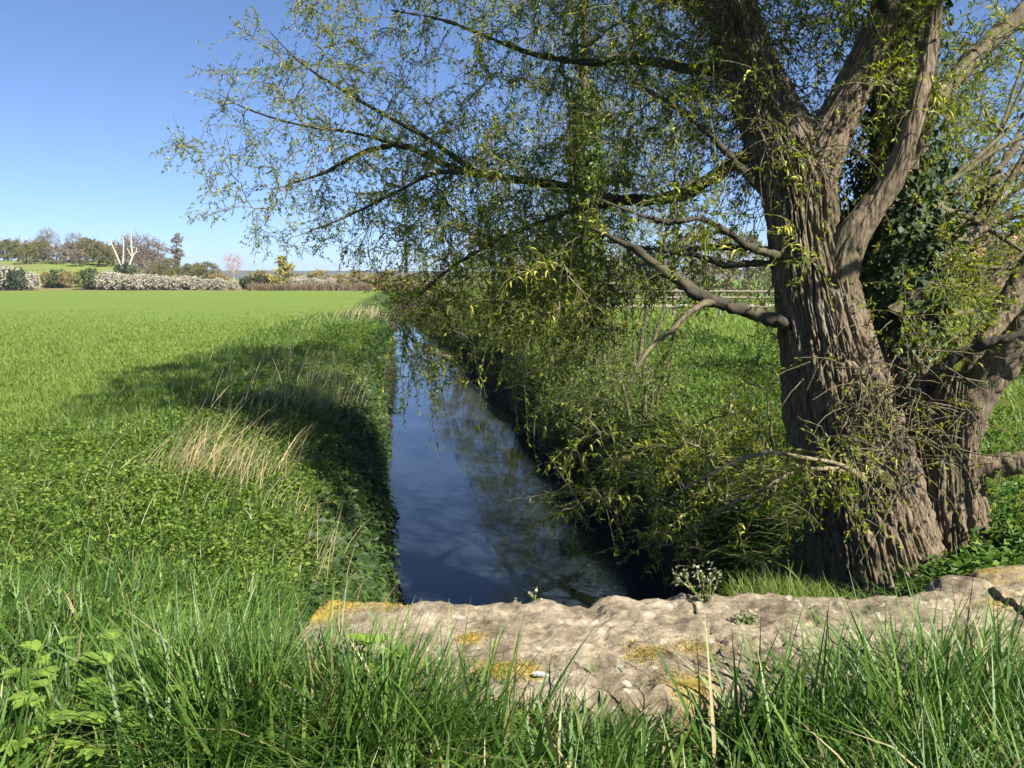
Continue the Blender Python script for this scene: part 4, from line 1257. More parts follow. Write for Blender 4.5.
pos = ellip((.3, 0, 1.5), (1.5, 1.2, 1.5), n_i)
b = Bag(); b.add(*leaf_quads(pos, rand_dir(n_i), rand_dir(n_i), np.full(n_i, .3), np.full(n_i, .22)))
b.build('ivy', M['dark_leaf'], dead)['kind'] = 'stuff'

# brown reed strip along the far field edge, one countless mass
n_r = 9000
rx = XA(250 + 190 * rng.random(n_r), 102.5)
ry = 102 + 2.2 * rng.random(n_r)
b = Bag(); b.add(*blades(np.stack([rx, ry, np.zeros(n_r)], 1), rng.random(n_r) * 6.28, .45 + .75 * rng.random(n_r) * (0.5 + fbm(np.stack([rx * .4, ry, rx * 0], -1), 2, 2)), np.full(n_r, .06), np.full(n_r, .1), np.full(n_r, .4), 3))
tag(b.build('reeds', M['reed']), 'strip of brown dead reeds along the far field edge', 'reeds', kind='stuff')

# little wire fence posts on the hillside
hf_ = empty('hillside_fence', (XA(22, 128), 128, 0))
tag(hf_, 'row of tiny pale fence posts along the hillside top', 'fence')
for i in range(11):
    px = -4 + i * 5.2
    x = XA(px, 130); z = float(terrain(np.array([x]), np.array([130.]), False)[0])
    b = Bag(); b.add(*shift(tubes(np.array([[[x, 130, z - .1], [x, 130, z + .6], [x, 130, z + 1.15]]]), np.full((1, 3), .07), 5), np.array(hf_.location)))
    b.build('post', M['post_wood'], hf_)
xs = XA(np.array([-4, 12, 30, 48]), 130); zs = terrain(xs, np.full(4, 130.), False)
for dz in (.6, 1.0):
    b = Bag(); b.add(*shift(tubes(np.stack([xs, np.full(4, 130.), zs + dz], 1)[None], np.full((1, 4), .025), 4), np.array(hf_.location)))
    b.build('wire', M['post_wood'], hf_)

# ------------------------------------------------------------------ the parapet
par = empty('stone_parapet', (0.9, 2.9, 0))
tag(par, 'low weathered stone bridge parapet crossing above the river', 'parapet')
par_loc = np.array(par.location)
TOP = 0.26
# far and near edges of the coping in plan: x -> y
def y_far(x): return 3.46 + 0.05 * np.asarray(x) + 0.02 * np.sin(np.asarray(x) * 3)
def y_near(x): return 2.62 + 0.06 * np.asarray(x)


MOSS = [(PZ(318, 604, .28), .22, 1.25), (PZ(385, 602, .28), .15, .85), (PZ(472, 640, .26), .08, .95), (PZ(495, 672, .26), .11, 1.0), (PZ(650, 656, .26), .15, .75), (PZ(700, 652, .26), .13, .7), (PZ(530, 690, .2), .09, .8), (PZ(690, 690, .24), .13, .8), (PZ(760, 672, .26), .12, .6), (PZ(1000, 575, .4), .15, .6)]


def stone(x0, x1, top, dip, seed, nx=None, yoff=0.0, thick=0.5, shrink=0.0):
    w = x1 - x0
    nx = nx or int(w * 95) + 6
    ny = 70
    u = np.linspace(0, 1, nx); v = np.linspace(0, 1, ny)
    # profile round the slab: near face, top, far face
    prof_v, prof_z = [], []
    segs = [(0.0, -thick, 0.0, -0.05, 16), (0.0, -0.05, 0.03, 0.0, 5), (0.035, 0.0, 0.965, 0.0, 64), (0.965, 0.0, 1.0, -0.05, 4), (1.0, -0.05, 1.0, -thick, 14)]
    for a, b_, c, d_, n in segs:
        t = np.linspace(0, 1, n, endpoint=False)
        prof_v += list(a + (c - a) * t); prof_z += list(b_ + (d_ - b_) * t)
    prof_v.append(1.0); prof_z.append(-thick)
    pv, pz = np.array(prof_v), np.array(prof_z)
    X = x0 + w * u[:, None] + 0 * pv[None]
    Y = y_near(X) + (y_far(X) - y_near(X)) * pv[None] + yoff
    Z = top + pz[None] + 0 * X
    q = np.stack([X, Y, Z], -1)
    e = np.minimum(u, 1 - u)[:, None] * w
    # rounded ends
    endf = sstep(0.05, 0.0, e)
    Z = Z - endf * 0.006 * (pz[None] > -.1)
    n_ = (fbm(q * np.array([4, 5, 4]), seed, 4) - .5)
    n2 = (fbm(q * 16, seed + 3, 4) - .5)
    ed = np.minimum(pv, 1 - pv)[None]
    gl = fbm(q * np.array([2.2, 3, 0]), 400, 4) - .5
    crack = np.abs(fbm(q * np.array([1.6, 3.6, 0]) + 7, 420, 3) - .5)
    n5 = fbm(q * np.array([26, 34, 20]), seed + 31, 4) - .5
    lay = np.abs(fbm(q * np.array([3.0, 5.5, 0]) + 3, 440, 4) - .5)
    Z = Z + gl * .036 + n_ * 0.022 + n2 * 0.036 + n5 * .016 - .010 * sstep(.03, .0, lay) - .014 * sstep(.02, .0, crack) * (pz[None] > -.1)
    Z = Z - dip * np.exp(-((pv[None] - 1.0) / 0.25) ** 2) * (0.4 + 0.8 * vnoise(np.stack([X * 5, X * 0, X * 0], -1), seed)) * (pz[None] > -.1)
    for nx0, nw, nd_ in ((.25, .05, .022), (.33, .035, .03), (.60, .11, .012), (.67, .03, .012), (1.25, .08, .008)):
        Z = Z - nd_ * np.exp(-((X - nx0) / nw) ** 2) * sstep(.55, 1.0, pv[None] + 0 * X) * (pz[None] > -.1)
        Y = Y - nd_ * 1.2 * np.exp(-((X - nx0) / nw) ** 2) * sstep(.7, 1.0, pv[None] + 0 * X)
    Y = Y + (fbm(q * np.array([6, 2, 6]), seed + 7, 4) - .5) * 0.11 * sstep(.5, .0, ed) * np.where(pv[None] < .5, .8, 1.0) + n2 * 0.03
    X = X + (fbm(q * np.array([3, 7, 7]), seed + 12, 3) - .5) * 0.07 * sstep(.06, 0, e)
    gi = np.arange(X.size).reshape(X.shape)
    f = np.stack([gi[:-1, :-1], gi[1:, :-1], gi[1:, 1:], gi[:-1, 1:]], -1).reshape(-1, 4)
    V = np.stack([X, Y, Z], -1).reshape(-1, 3)
    # end caps as fans of the rim
    fl = [f]
    for row, fl_ in ((gi[0], True), (gi[-1], False)):
        c = len(V); V = np.concatenate([V, V[row].mean(0, keepdims=True)])
        tri = np.stack([row[:-1], row[1:], np.full(len(row) - 1, c)], -1)
        fl.append(tri if fl_ else tri[:, ::-1])
    ms = np.zeros(len(V))
    for c, rr_, s_ in MOSS:
        ms = np.maximum(ms, s_ * np.exp(-np.sum((V[:, :2] - c[:2]) ** 2, 1) / rr_ ** 2) * 0.75)
    return V, fl, ms


STONES = [(-0.82, -0.42, TOP + .02, .0, 21, 'end coping stone covered in yellow moss'), (-0.43, 0.78, TOP + .012, .0, 22, 'long worn coping stone with a notched river edge'),
          (0.77, 2.12, TOP + .02, .0, 25, None), (2.11, 3.9, TOP + .045, .0, 27, None)]
for x0, x1, tp, dip, sd, lab in STONES:
    V, fl, ms = stone(x0, x1, tp, dip, sd)
    o = mesh_obj('coping_stone', V - par_loc, fl, M['stone'], par, True, {'moss': ms})
    if lab: o['label'] = lab
# bridge face below the coping, seen only from the river side
b = Bag(); box(b, -0.86, 3.9, 2.86, 3.36, -2.6, TOP - .16)
V = np.concatenate(b.v) - par_loc
o = mesh_obj('bridge_wall', V, b.f[0], M['stone'], par, False, {'moss': np.zeros(len(V))})
# loose boulders on the right end
for k, (px, py, Y, s_, lab) in enumerate([(962, 592, 3.62, .12, 'rounded grey stone resting on the right end of the parapet'), (1014, 588, 3.72, .17, 'ochre mossy stone at right edge on top of the parapet')]):
    c = P(px, py, Y)
    th = np.linspace(0, np.pi, 28); ph = np.linspace(0, 2 * np.pi, 48, endpoint=False)
    T, H = np.meshgrid(th, ph, indexing='ij')
    d = np.stack([np.sin(T) * np.cos(H), np.sin(T) * np.sin(H), np.cos(T)], -1)
    rr_ = s_ * (1 + .5 * (fbm(d * 2.2 + k * 5, 50 + k, 4) - .5))
    V = d * rr_[..., None] * np.array([1.25, .9, .55])
    gi = np.arange(28 * 48).reshape(28, 48); nx_ = np.roll(gi, -1, 1)
    f = np.stack([gi[:-1], gi[1:], nx_[1:], nx_[:-1]], -1).reshape(-1, 4)
    o = mesh_obj('boulder', V.reshape(-1, 3), f, M['stone'], None, True, {'moss': np.full(28 * 48, .45 * k)})
    o.location = c
    tag(o, lab, 'stone')


def top_z(x, y):
    """stand height on the parapet"""
    return TOP + .02


# moss cushions
mb = Bag()
dg = bpy.context.evaluated_depsgraph_get()
dg.update()


def drop(x, y, z0=2.0, only='coping_stone'):
    hit, loc, nrm, idx, ob, mat = scene.ray_cast(bpy.context.evaluated_depsgraph_get(), Vector((x, y, z0)), Vector((0, 0, -1)))
    return (loc, ob) if hit else (None, None)


from mathutils.bvhtree import BVHTree
pv_, pf_, nn_ = [], [], 0
for o in par.children:
    me = o.data
    a = np.empty(len(me.vertices) * 3, np.float32); me.vertices.foreach_get('co', a)
    a = a.reshape(-1, 3) + par_loc
    pv_.append(a)
    pf_ += [[v + nn_ for v in p.vertices] for p in me.polygons]
    nn_ += len(a)
PBVH = BVHTree.FromPolygons([Vector(v) for v in np.concatenate(pv_)], pf_)


def on_stone(x, y):
    h = PBVH.ray_cast(Vector((x, y, 2)), Vector((0, 0, -1)))
    return None if h[0] is None else np.array(h[0])


mp_ = []
for c, rr_, s_ in MOSS:
    for _ in range(int(1500 * (rr_ / .15) ** 2 * s_)):
        dx_, dy_ = rng.normal(0, rr_ * .45, 2)
        if fbm(np.array([[(c[0] + dx_) * 16, (c[1] + dy_) * 16, 0]]), 77, 3)[0] < .5: continue
        h = on_stone(c[0] + dx_, c[1] + dy_)
        if h is not None and h[2] > .1: mp_.append(h)
mp_ = np.array(mp_); nm_ = len(mp_)
mb.add(*blades(mp_ - np.array([0, 0, .003]), rng.random(nm_) * 6.28, .005 + .008 * rng.random(nm_), np.full(nm_, .005), rng.random(nm_) * .6, rng.random(nm_), 3))
tag(mb.build('moss', M['moss']), 'ochre yellow moss cushions growing on the stone parapet', 'moss', kind='stuff')

# ------------------------------------------------------------------ ground vegetation
def cover_ok(x, y):
    return ~((y > 2.70 + .06 * x) & (y < 3.5 + .05 * x) & (x > -.84))


def scatter_z(x, y): return terrain(x, y, True)


# foreground long grass on the road verge
def fg_grass(n, xr_, yr_, hfun, wid, name, label, leanx=0.0):
    x = xr_[0] + (xr_[1] - xr_[0]) * rng.random(n); y = yr_[0] + (yr_[1] - yr_[0]) * rng.random(n)
    # tussocks
    cl = fbm(np.stack([x * 3.2, y * 3.2, x * 0], -1), 61, 3)
    keep = (rng.random(n) < sstep(.28, .62, cl) * .85 + .15) & cover_ok(x, y)
    x, y, cl = x[keep], y[keep], cl[keep]
    n = len(x)
    h = hfun(x, y) * (0.4 + 0.9 * rng.random(n) ** .8) * (0.75 + .5 * cl)
    az = rng.normal(0.4, 1.6, n)
    pos = np.stack([x, y, scatter_z(x, y) - .02], 1)
    return blades(pos, az, h, wid * (.3 + 1.3 * rng.random(n) ** 1.6), np.abs(rng.normal(.15, .34, n)), .3 + 1.5 * rng.random(n) ** 1.3, 5)


gb = Bag()
gb.add(*fg_grass(46000, (-2.4, 2.9), (1.55, 2.80), lambda x, y: .33 - .02 * sstep(-.2, .1, x) + .18 * sstep(.45, 1.5, x) - .03 * sstep(-.3, -1.2, x), .018, 'g', ''))
gb.add(*fg_grass(26000, (-3.8, -.80), (2.4, 4.2), lambda x, y: .27 - .03 * (y - 2.5), .0135, 'g', ''))
gb.add(*fg_grass(9500, (-1.3, -.22), (2.35, 2.78), lambda x, y: .50 - .13 * sstep(-.45, -.15, x), .015, 'g', ''))
n_t = 520
x = np.concatenate([rng.uniform(.6, 2.6, 380), rng.uniform(-.8, .0, 140)]); y = rng.uniform(2.3, 2.6, n_t)
gb.add(*blades(np.stack([x, y, np.zeros(n_t)], 1), rng.normal(.6, 1.5, n_t), .42 + .26 * rng.random(n_t), .012 + .006 * rng.random(n_t), np.abs(rng.normal(.1, .15, n_t)), .2 + .7 * rng.random(n_t), 6))
o = gb.build('long_grass', M['grass'])
tag(o, 'lush long green grass along the near side of the parapet', 'grass', kind='stuff')

# herb carpet (nettle and cleaver leaves) on the near left bank
def herb_cover(n, xs_, ys_, lf, wd, hmax, mask):
    x = xs_[0] + (xs_[1] - xs_[0]) * rng.random(n); u = rng.random(n)
    y = 1 / (1 / ys_[0] + (1 / ys_[1] - 1 / ys_[0]) * u)
    k = mask(x, y) & cover_ok(x, y)
    x, y = x[k], y[k]
    n = len(x)
    cl = fbm(np.stack([x * 2.2, y * 2.2, x * 0], -1), 88, 3)
    per = 9
    ht = hmax * (.4 + 1.1 * cl) * (.5 + .8 * rng.random(n))
    px_ = np.repeat(x, per); py_ = np.repeat(y, per)
    f_ = np.tile(np.linspace(.25, 1, per), n) * np.repeat(ht, per)
    sc = np.repeat(1 + .05 * y, per)
    az = rng.random(n * per) * 6.28
    pos = np.stack([px_ + .02 * np.cos(az) + rng.normal(0, .012, n * per), py_ + .02 * np.sin(az) + rng.normal(0, .012, n * per), np.repeat(scatter_z(x, y), per) + f_], 1)
    d = np.stack([np.cos(az), np.sin(az), rng.normal(.15, .4, n * per)], 1)
    ll = lf * sc * (.6 + .8 * rng.random(n * per))
    return leaf_quads(pos, d, np.array([0, 0, 1.0]) + rng.normal(0, .35, (n * per, 3)), ll, ll * wd, .2)


lm = lambda x, y: (xl(y) - x > 0.03) & (xl(y) - x < 2.6 + 3.2 * np.clip((9.5 - y) / 5, 0, 1) + .6 * np.sin(y * 1.7 + x))
hb_ = Bag()
hb_.add(*herb_cover(17000, (-6.5, -.3), (3.3, 9.5), .026, .5, .12, lm))
hb_.add(*herb_cover(9000, (-5.5, -1.0), (8.5, 30), .028, .45, .12, lambda x, y: (xl(y) - x > 0.03) & (xl(y) - x < 1.9)))
tag(hb_.build('bank_herbs', M['herb']), 'green nettle and cleaver carpet covering the near left riverbank', 'herbs', kind='stuff')

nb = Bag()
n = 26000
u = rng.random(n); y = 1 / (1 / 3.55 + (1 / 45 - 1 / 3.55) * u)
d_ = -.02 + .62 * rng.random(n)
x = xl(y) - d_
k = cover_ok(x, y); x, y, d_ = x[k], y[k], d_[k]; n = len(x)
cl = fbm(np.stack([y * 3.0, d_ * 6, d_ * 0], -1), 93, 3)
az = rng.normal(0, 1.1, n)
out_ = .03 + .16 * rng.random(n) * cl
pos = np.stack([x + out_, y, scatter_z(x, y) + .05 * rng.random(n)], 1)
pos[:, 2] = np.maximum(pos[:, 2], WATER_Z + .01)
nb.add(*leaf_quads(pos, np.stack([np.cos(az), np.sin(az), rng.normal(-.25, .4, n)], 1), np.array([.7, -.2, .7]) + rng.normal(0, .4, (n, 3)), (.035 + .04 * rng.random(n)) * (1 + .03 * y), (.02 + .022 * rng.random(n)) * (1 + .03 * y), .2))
tag(nb.build('bank_nettles', M['darkened_bank_leaf']), 'dark nettle leaves, shade put into their colour, covering the steep left bank face', 'nettles', kind='stuff')

# short rough grass over the left bank and verge of the field
n = 42000
u = rng.random(n); y = 1 / (1 / 3.2 + (1 / 34 - 1 / 3.2) * u)
x = xl(y) - .05 - 3.6 * rng.random(n) ** 1.1 - .2 * np.clip(6 - y, 0, 9) * rng.random(n)
k = cover_ok(x, y); x, y = x[k], y[k]; n = len(x)
b = Bag(); b.add(*blades(np.stack([x, y, scatter_z(x, y) - .01], 1), rng.normal(-.3, 1.4, n), (.10 + .14 * rng.random(n)) * (1 + .012 * y), .004 + .0007 * y, np.abs(rng.normal(.3, .25, n)), .5 + rng.random(n), 4))
tag(b.build('bank_grass', M['grass']), 'rough grass blades over the left bank rim', 'grass', kind='stuff')

# young cereal crop in the field
n = 330000
u = rng.random(n); y = 1 / (1 / 5.5 + (1 / 60 - 1 / 5.5) * u)
px = np.where(rng.random(n) < .7, rng.uniform(-60, 430, n), rng.uniform(-480, -60, n))
x = XA(px, y)
k = (xl(y) - x > 2.2) & (rng.random(n) < sstep(48, 18, y)); x, y = x[k], y[k]; n = len(x)
row_ = 0.5 + .5 * np.sin(x * 2 * np.pi / .16)
b = Bag(); b.add(*blades(np.stack([x, y, scatter_z(x, y) - .01], 1), rng.random(n) * 6.28, (.07 + .06 * rng.random(n)), .004 + .0006 * y, np.abs(rng.normal(.3, .2, n)), .4 + .8 * rng.random(n), 3))
tag(b.build('crop', M['crop']), 'young bright green cereal crop across the left field', 'crop', kind='stuff')

# dry straw tussocks on the left bank
def straw(cx, cy, n, sx, sy, h, az, mat, lab, wd=.006):
    x = cx + rng.normal(0, sx, n); y = cy + rng.normal(0, sy, n)
    b = Bag()
    loc = np.array([cx, cy, zt(cx, cy)])
    V = blades(np.stack([x, y, scatter_z(x, y)], 1), rng.normal(az, .5, n), h * (.4 + .8 * rng.random(n)), np.full(n, wd) * (.6 + .8 * rng.random(n)), np.abs(rng.normal(.35, .25, n)), .2 + .7 * rng.random(n), 5)
    b.add(*shift(V, loc))
    o = b.build('dry_grass_tuft', M[mat])
    o.location = loc
    tag(o, lab, 'dry grass', 'dry grass tufts on the left bank', 'stuff')


straw(*PZ(192, 488, 0.05)[:2], 260, .2, .22, .6, .4, 'straw', 'pale straw tuft on the left bank, brightest of the dry tufts')
straw(*PZ(245, 488, 0.05)[:2], 110, .2, .22, .5, .3, 'straw', 'straw tuft in the sun just right of the brightest tuft')
straw(*PZ(290, 505, 0.05)[:2], 45, .2, .22, .42, .3, 'straw', 'brownish straw tuft on the bank rim at the shadow edge')
straw(*PZ(190, 530, 0.05)[:2], 30, .35, .25, .5, .5, 'straw', 'sparse straw stalks in front of the bright tuft')
straw(*PZ(320, 545, 0.05)[:2], 60, .16, .25, .5, .3, 'dull_straw', 'thin dry tuft low on the bank near the moss-covered stone')
straw(*PZ(290, 410, 0.05)[:2], 190, .5, .8, .85, .9, 'dull_straw', 'greyish dead stalks in tree shadow on the bank rim', .008)
straw(*PZ(330, 390, 0.05)[:2], 150, .4, 1.0, .8, .6, 'dull_straw', 'farther dead stalks on the shaded bank rim', .008)
straw(*P(376, 322, 36.0)[:2], 420, .5, 4.0, .6, .6, 'straw', 'pale reeds on the bank beyond the river narrowing', .014)

# right bank herb layer
rm = lambda x, y: (x - xr(y) > 0.02) & ~((np.hypot(x - 2.7, y - 5.7) < .5)) & (y > 3.2)
hb_ = Bag()
hb_.add(*herb_cover(12000, (1.0, 5.0), (3.3, 9), .035, .6, .16, rm))
hb_.add(*herb_cover(3500, (1.9, 4.2), (4.0, 5.6), .04, .7, .3, rm))
hb_.add(*herb_cover(12000, (-1.0, 6.0), (7.5, 26), .04, .6, .2, rm))
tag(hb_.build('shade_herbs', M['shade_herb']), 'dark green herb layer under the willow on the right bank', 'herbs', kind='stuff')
n = 60000
u = rng.random(n); y = 1 / (1 / 7.0 + (1 / 60 - 1 / 7.0) * u)
x = XA(rng.uniform(520, 1120, n), y)
k = (x - xr(y) > .3) & ~(((x - 23) / 8.0) ** 2 + ((y - 43) / 9.6) ** 2 < 1); x, y = x[k], y[k]; n = len(x)
b = Bag(); b.add(*blades(np.stack([x, y, scatter_z(x, y) - .01], 1), rng.random(n) * 6.28, (.16 + .2 * rng.random(n)) * (1 + .006 * y), .006 + .0011 * y, np.abs(rng.normal(.3, .25, n)), .4 + rng.random(n), 4))
tag(b.build('meadow_grass', M['crop']), 'sunlit meadow grass behind the willow on the right', 'grass', kind='stuff')
def sedge(n, side, ys_, name, mat, lab, dm=.9, hs=1.0):
    u = rng.random(n); y = 1 / (1 / ys_[0] + (1 / ys_[1] - 1 / ys_[0]) * u)
    d = .0 + dm * rng.random(n) ** 1.3
    x = xr(y) + d if side > 0 else xl(y) - d
    cl = fbm(np.stack([x * 1.5, y * 1.5, x * 0], -1), 91, 3)
    k = cover_ok(x, y) & ~(np.hypot(x - 2.7, y - 5.7) < .6) & (cl > (.36 if side > 0 else .2)); x, y = x[k], y[k]; m_ = len(x)
    az = rng.normal(np.pi if side > 0 else 0, .9, m_)
    b = Bag()
    b.add(*blades(np.stack([x, y, scatter_z(x, y)], 1), az, hs * (.22 + .4 * rng.random(m_)) * (1 + .01 * y), .007 + .0008 * y, .5 + .5 * rng.random(m_), .7 + .9 * rng.random(m_), 5))
    tag(b.build(name, M[mat]), lab, 'sedge', kind='stuff')


sedge(16000, 1, (4.0, 60), 'sedge', 'shade_herb', 'overhanging dark sedge along the right water edge')
sedge(9000, -1, (3.7, 60), 'sedge', 'darkened_bank_leaf', 'short grass, shade put into its dark colour, hanging over the steep left water edge', .42, .42)
sedge(2500, 1, (6.0, 40), 'dead_sedge', 'dull_straw', 'brown dead stalks hanging over the right water edge')
n = 5200
x = rng.uniform(1.9, 3.6, n); y = rng.uniform(4.3, 5.4, n)
k = np.hypot(x - 2.6, y - 5.7) > .5
x, y = x[k], y[k]; n = len(x)
b = Bag(); b.add(*blades(np.stack([x, y, scatter_z(x, y) - .01], 1), rng.random(n) * 6.28, .14 + .26 * rng.random(n), .005 + .006 * rng.random(n), np.abs(rng.normal(.25, .25, n)), .4 + 1.2 * rng.random(n), 5))
tag(b.build('foot_grass', M['grass']), 'grass growing round the foot of the huge willow', 'grass', kind='stuff')
# bright fresh clump at the willow foot behind the parapet
loc = np.array([1.42, 4.1, zt(1.42, 4.1)])
cp = P(790, 590, 4.2)
n = 1500
x = cp[0] + rng.normal(0, .14, n); y = cp[1] + rng.normal(0, .12, n); z0 = cp[2] - .16
b = Bag(); b.add(*shift(blades(np.stack([x, y, np.full(n, z0)], 1), rng.random(n) * 6.28, .14 + .12 * rng.random(n), np.full(n, .007), np.abs(rng.normal(.3, .2, n)), .4 + rng.random(n), 4), np.array([cp[0], cp[1], z0])))
o = b.build('grass_tuft', M['crop']); o.location = (cp[0], cp[1], z0)
tag(o, 'round bright grass tuft behind the parapet at the willow foot', 'grass tuft')

# broad-leaved plants in the foreground grass
def broad_plant(px, py, Y, n, size, lab, mat='broad_leaf', name='broad_leaf_plant', lobes=True):
    c = P(px, py, Y)
    gz = zt(c[0], c[1])
    r_ = empty(name, (c[0], c[1], gz))
    hh = max(c[2] - gz, .08)
    lb, sb = Bag(), Bag()
    for k in range(n):
        az = k * 2.4 + rng.random() * .6
        el = .25 + .5 * rng.random()
        st = np.array([.02 * math.cos(az), .02 * math.sin(az), 0])
        ht = hh * (.65 + .45 * rng.random())
        tip = np.array([math.cos(az), math.sin(az), 0]) * size * (.5 + .5 * rng.random()) + np.array([0, 0, ht])
        mid_ = st * .4 + tip * .6 + np.array([0, 0, .2 * ht])
        q = resample(np.array([st, mid_, tip]), 7)
        sb.add(*tubes(q[None], np.full((1, 7), .003), 5))
        # lobed blade as a fan of leaflets
        d0 = norm((tip - mid_) * np.array([1, 1, .2]))
        for j, a_ in enumerate((-1.15, -.6, 0, .6, 1.15)):
            ca, sa = math.cos(a_), math.sin(a_)
            d_ = np.array([d0[0] * ca - d0[1] * sa, d0[0] * sa + d0[1] * ca, d0[2] - .12])
            ll = size * (.85 if a_ == 0 else .7 if abs(a_) < 1 else .5) * (.8 + .3 * rng.random())
            V, f, _ = blade_leaf(tip, norm(d_), ll, ll * .62)
            lb.add(V, f, np.full(len(V), rng.random()))
    sb.build('stalk', M['broad_leaf'], r_)
    lb.build('leaves', M[mat], r_)['kind'] = 'stuff'
    tag(r_, lab, 'plant')


def blade_leaf(p, d, ln, wd):
    """toothed curved leaf surface"""
    nu, nv = 9, 5
    u = np.linspace(0, 1, nu); v = np.linspace(-1, 1, nv)
    s = norm(np.cross(d, np.array([0, 0, 1.0])))
    n_ = np.cross(s, d)
    pr = np.sin(np.pi * u ** .75) ** .8 * (1 + .16 * np.where(np.arange(nu) % 2, 1, -1))
    pr[0] = .05; pr[-1] = .02
    G = p + d * (u * ln)[:, None, None] + s * (pr[:, None] * v[None] * wd * .5)[..., None] + n_ * (np.abs(v)[None] * .13 * wd * pr[:, None] - (u ** 2)[:, None] * .28 * ln)[..., None]
    gi = np.arange(nu * nv).reshape(nu, nv)
    f = np.stack([gi[:-1, :-1], gi[:-1, 1:], gi[1:, 1:], gi[1:, :-1]], -1).reshape(-1, 4)
    return G.reshape(-1, 3), f, None


BP = [(384, 634, 2.74, 8, .10, 'bright green toothed-leaf plant in front of the mossy end stone'),
      (120, 650, 2.75, 8, .09, 'pale green broad-leaf plant in grass, upper one of the left cluster'), (60, 690, 2.55, 9, .095, 'broad-leaf plant at lower left beside taller grass'),
      (25, 728, 2.4, 9, .095, 'broad-leaf plant in the bottom left corner'), (105, 726, 2.42, 8, .085, 'broad-leaf plant along bottom edge right of the corner one'),
      (170, 676, 2.6, 7, .085, 'broad-leaf plant rightmost of the left cluster'), (215, 676, 2.6, 7, .075, 'small lone broad-leaf plant amid the grass'), (45, 648, 2.8, 7, .085, 'broad-leaf plant topmost by the left edge')]
for a in BP: broad_plant(*a)

# small flowering weeds on the parapet
def weed(px, py, Y, h, n, lab, spread=.1):
    c = PZ(px, py, TOP)
    hpt = on_stone(c[0], c[1])
    z = hpt[2] if hpt is not None else TOP
    r_ = empty('flowering_weed', (c[0], c[1], z - .01))
    sb, fb, lb = Bag(), Bag(), Bag()
    for k in range(n):
        az = rng.random() * 6.28
        tip = np.array([math.cos(az) * spread * rng.random() * 1.3, math.sin(az) * spread * .6 * rng.random(), h * (.6 + .5 * rng.random())])
        q = resample(np.array([[0, 0, 0], tip * .5 + rng.normal(0, .008, 3), tip]), 8)
        sb.add(*tubes(q[None], np.linspace(.0028, .0015, 8)[None], 5))
        m_ = 14
        pos = tip + rng.normal(0, 1, (m_, 3)) * np.array([.011, .011, .02])
        fb.add(*leaf_quads(pos, rand_dir(m_), rand_dir(m_), .012 + .008 * rng.random(m_), .010 + .005 * rng.random(m_)))
        m_ = 14
        tt = rng.random(m_)
        i_ = (tt * 6).astype(int)
        lb.add(*leaf_quads(q[i_], rand_dir(m_) + np.array([0, 0, .3]), rand_dir(m_), .022 + .015 * rng.random(m_), .006 + .004 * rng.random(m_)))
    sb.build('stem', M['dull_straw'], r_); fb.build('flowers', M['petal'], r_)['kind'] = 'stuff'; lb.build('leaves', M['herb'], r_)['kind'] = 'stuff'
    tag(r_, lab, 'plant')


weed(706, 606, 3.05, .16, 9, 'pale flowering weed clump on the parapet below the willow', .13)
weed(518, 601, 3.08, .105, 1, 'single stalked pale flower on the parapet edge above the water', .01)
weed(744, 625, 2.9, .03, 5, 'tiny dark weed cushion in the parapet joint', .05)
weed(535, 602, 3.1, .03, 1, 'tiny white flower low on the parapet edge', .01)

# white shell fragment and dandelion
c = PZ(545, 674, TOP + .02); h = on_stone(c[0], c[1]); zc = h[2] if h is not None else TOP
V, f, _ = blade_leaf(np.array([-.045, 0, .0]), np.array([1.0, .1, .12]), .06, .022)
V2 = np.concatenate([V, V - np.array([0, 0, .006])])
o = mesh_obj('shell_fragment', V2, [f, f[:, ::-1] + len(V)], M['shell'])
o.location = (c[0], c[1], zc + .012)
tag(o, 'small white curved shell fragment lying on the parapet', 'shell')
c = P(251, 760, 2.35)
dn = empty('dandelion', (c[0], c[1], 0))
tag(dn, 'yellow dandelion flower in the grass at the bottom edge', 'flower')
b = Bag(); b.add(*tubes(np.array([[[0, 0, 0], [.01, 0, c[2] * .5], [0, 0, c[2]]]]), np.full((1, 3), .003), 5)); b.build('stem', M['broad_leaf'], dn)
m_ = 90
az = rng.random(m_) * 6.28
b = Bag(); b.add(*leaf_quads(np.tile([[0, 0, c[2]]], (m_, 1)), np.stack([np.cos(az), np.sin(az), rng.random(m_) * 1.2], 1), np.tile([[0, 0, 1.0]], (m_, 1)) + rng.normal(0, .1, (m_, 3)), .014 + .006 * rng.random(m_), np.full(m_, .005)))
b.build('petals', M['dandelion'], dn)['kind'] = 'stuff'

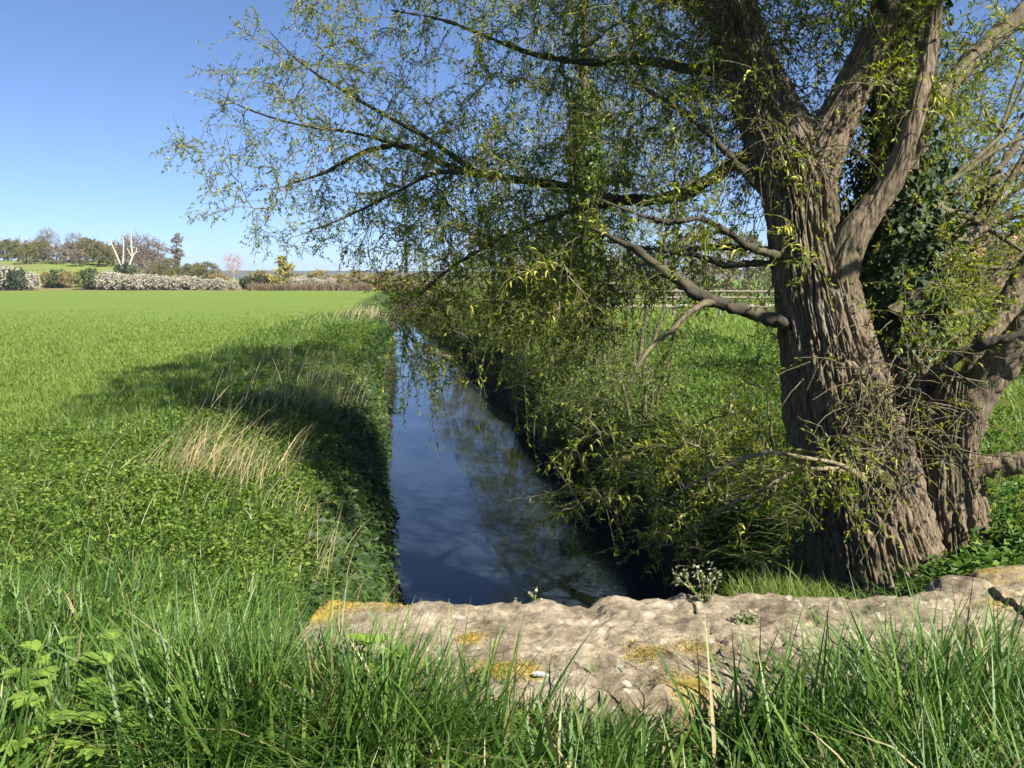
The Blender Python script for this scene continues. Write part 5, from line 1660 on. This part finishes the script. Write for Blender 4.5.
# ------------------------------------------------------------------ air
m, nt_, out = nodes_of('haze_air')
pv = nt_.nodes.new('ShaderNodeVolumePrincipled')
pv.inputs['Color'].default_value = (0.74, 0.88, 1.0, 1)
pv.inputs['Density'].default_value = 0.0003
pv.inputs['Anisotropy'].default_value = 0.2
nt_.links.new(pv.outputs[0], out.inputs['Volume'])
b = Bag(); box(b, -2600, 2600, -80, 4300, -6, 60)
hz_ = mesh_obj('haze', np.concatenate(b.v), b.f[0], m, None, False)
tag(hz_, 'thin blue spring haze in the air over the fields', 'haze', kind='stuff')

# ------------------------------------------------------------------ light
SUN_EL, BACK = R(42), R(41)
sdir = np.array([math.cos(BACK) * math.cos(SUN_EL), -math.sin(BACK) * math.cos(SUN_EL), math.sin(SUN_EL)])
ld = bpy.data.lights.new('sun', 'SUN')
ld.energy = 5.0
ld.angle = R(0.53)
ld.color = (1.0, 0.95, 0.86)
so = bpy.data.objects.new('sun', ld)
COL.objects.link(so)
so.rotation_euler = Vector(-sdir).to_track_quat('-Z', 'Y').to_euler()
w = bpy.data.worlds.new('World')
scene.world = w
w.use_nodes = True
nt = w.node_tree
bg = nt.nodes['Background']
sky = nt.nodes.new('ShaderNodeTexSky')
sky.sky_type = 'NISHITA'
sky.sun_disc = False
sky.sun_elevation = SUN_EL
# sky rotation is measured clockwise from +Y
sky.sun_rotation = math.atan2(sdir[0], sdir[1])
sky.air_density = 0.6
sky.dust_density = 0.0
sky.ozone_density = 1.5
# the deep clear-air blue of the day: softer gradient, bluer tint
gm = nt.nodes.new('ShaderNodeGamma')
gm.inputs['Gamma'].default_value = 0.88
nt.links.new(sky.outputs[0], gm.inputs['Color'])
tn = nt.nodes.new('ShaderNodeMix')
tn.data_type = 'RGBA'
tn.blend_type = 'MULTIPLY'
tn.inputs[0].default_value = 1.0
tn.inputs[7].default_value = (0.74, 0.92, 1.22, 1)
nt.links.new(gm.outputs[0], tn.inputs[6])
nt.links.new(tn.outputs[2], bg.inputs[0])
bg.inputs[1].default_value = 0.055

vs = scene.view_settings
vs.view_transform = 'Standard'
vs.look = 'None'
vs.exposure = 1.6
vs.gamma = 1
cy = scene.cycles
cy.max_bounces = 6
cy.diffuse_bounces = 3
cy.glossy_bounces = 3
cy.transmission_bounces = 4
cy.transparent_max_bounces = 4
cy.caustics_reflective = False
cy.caustics_refractive = False
cy.use_adaptive_sampling = True
cy.adaptive_threshold = 0.02
cy.use_denoising = True
cy.denoiser = 'OPENIMAGEDENOISE'
cy.sample_clamp_indirect = 4
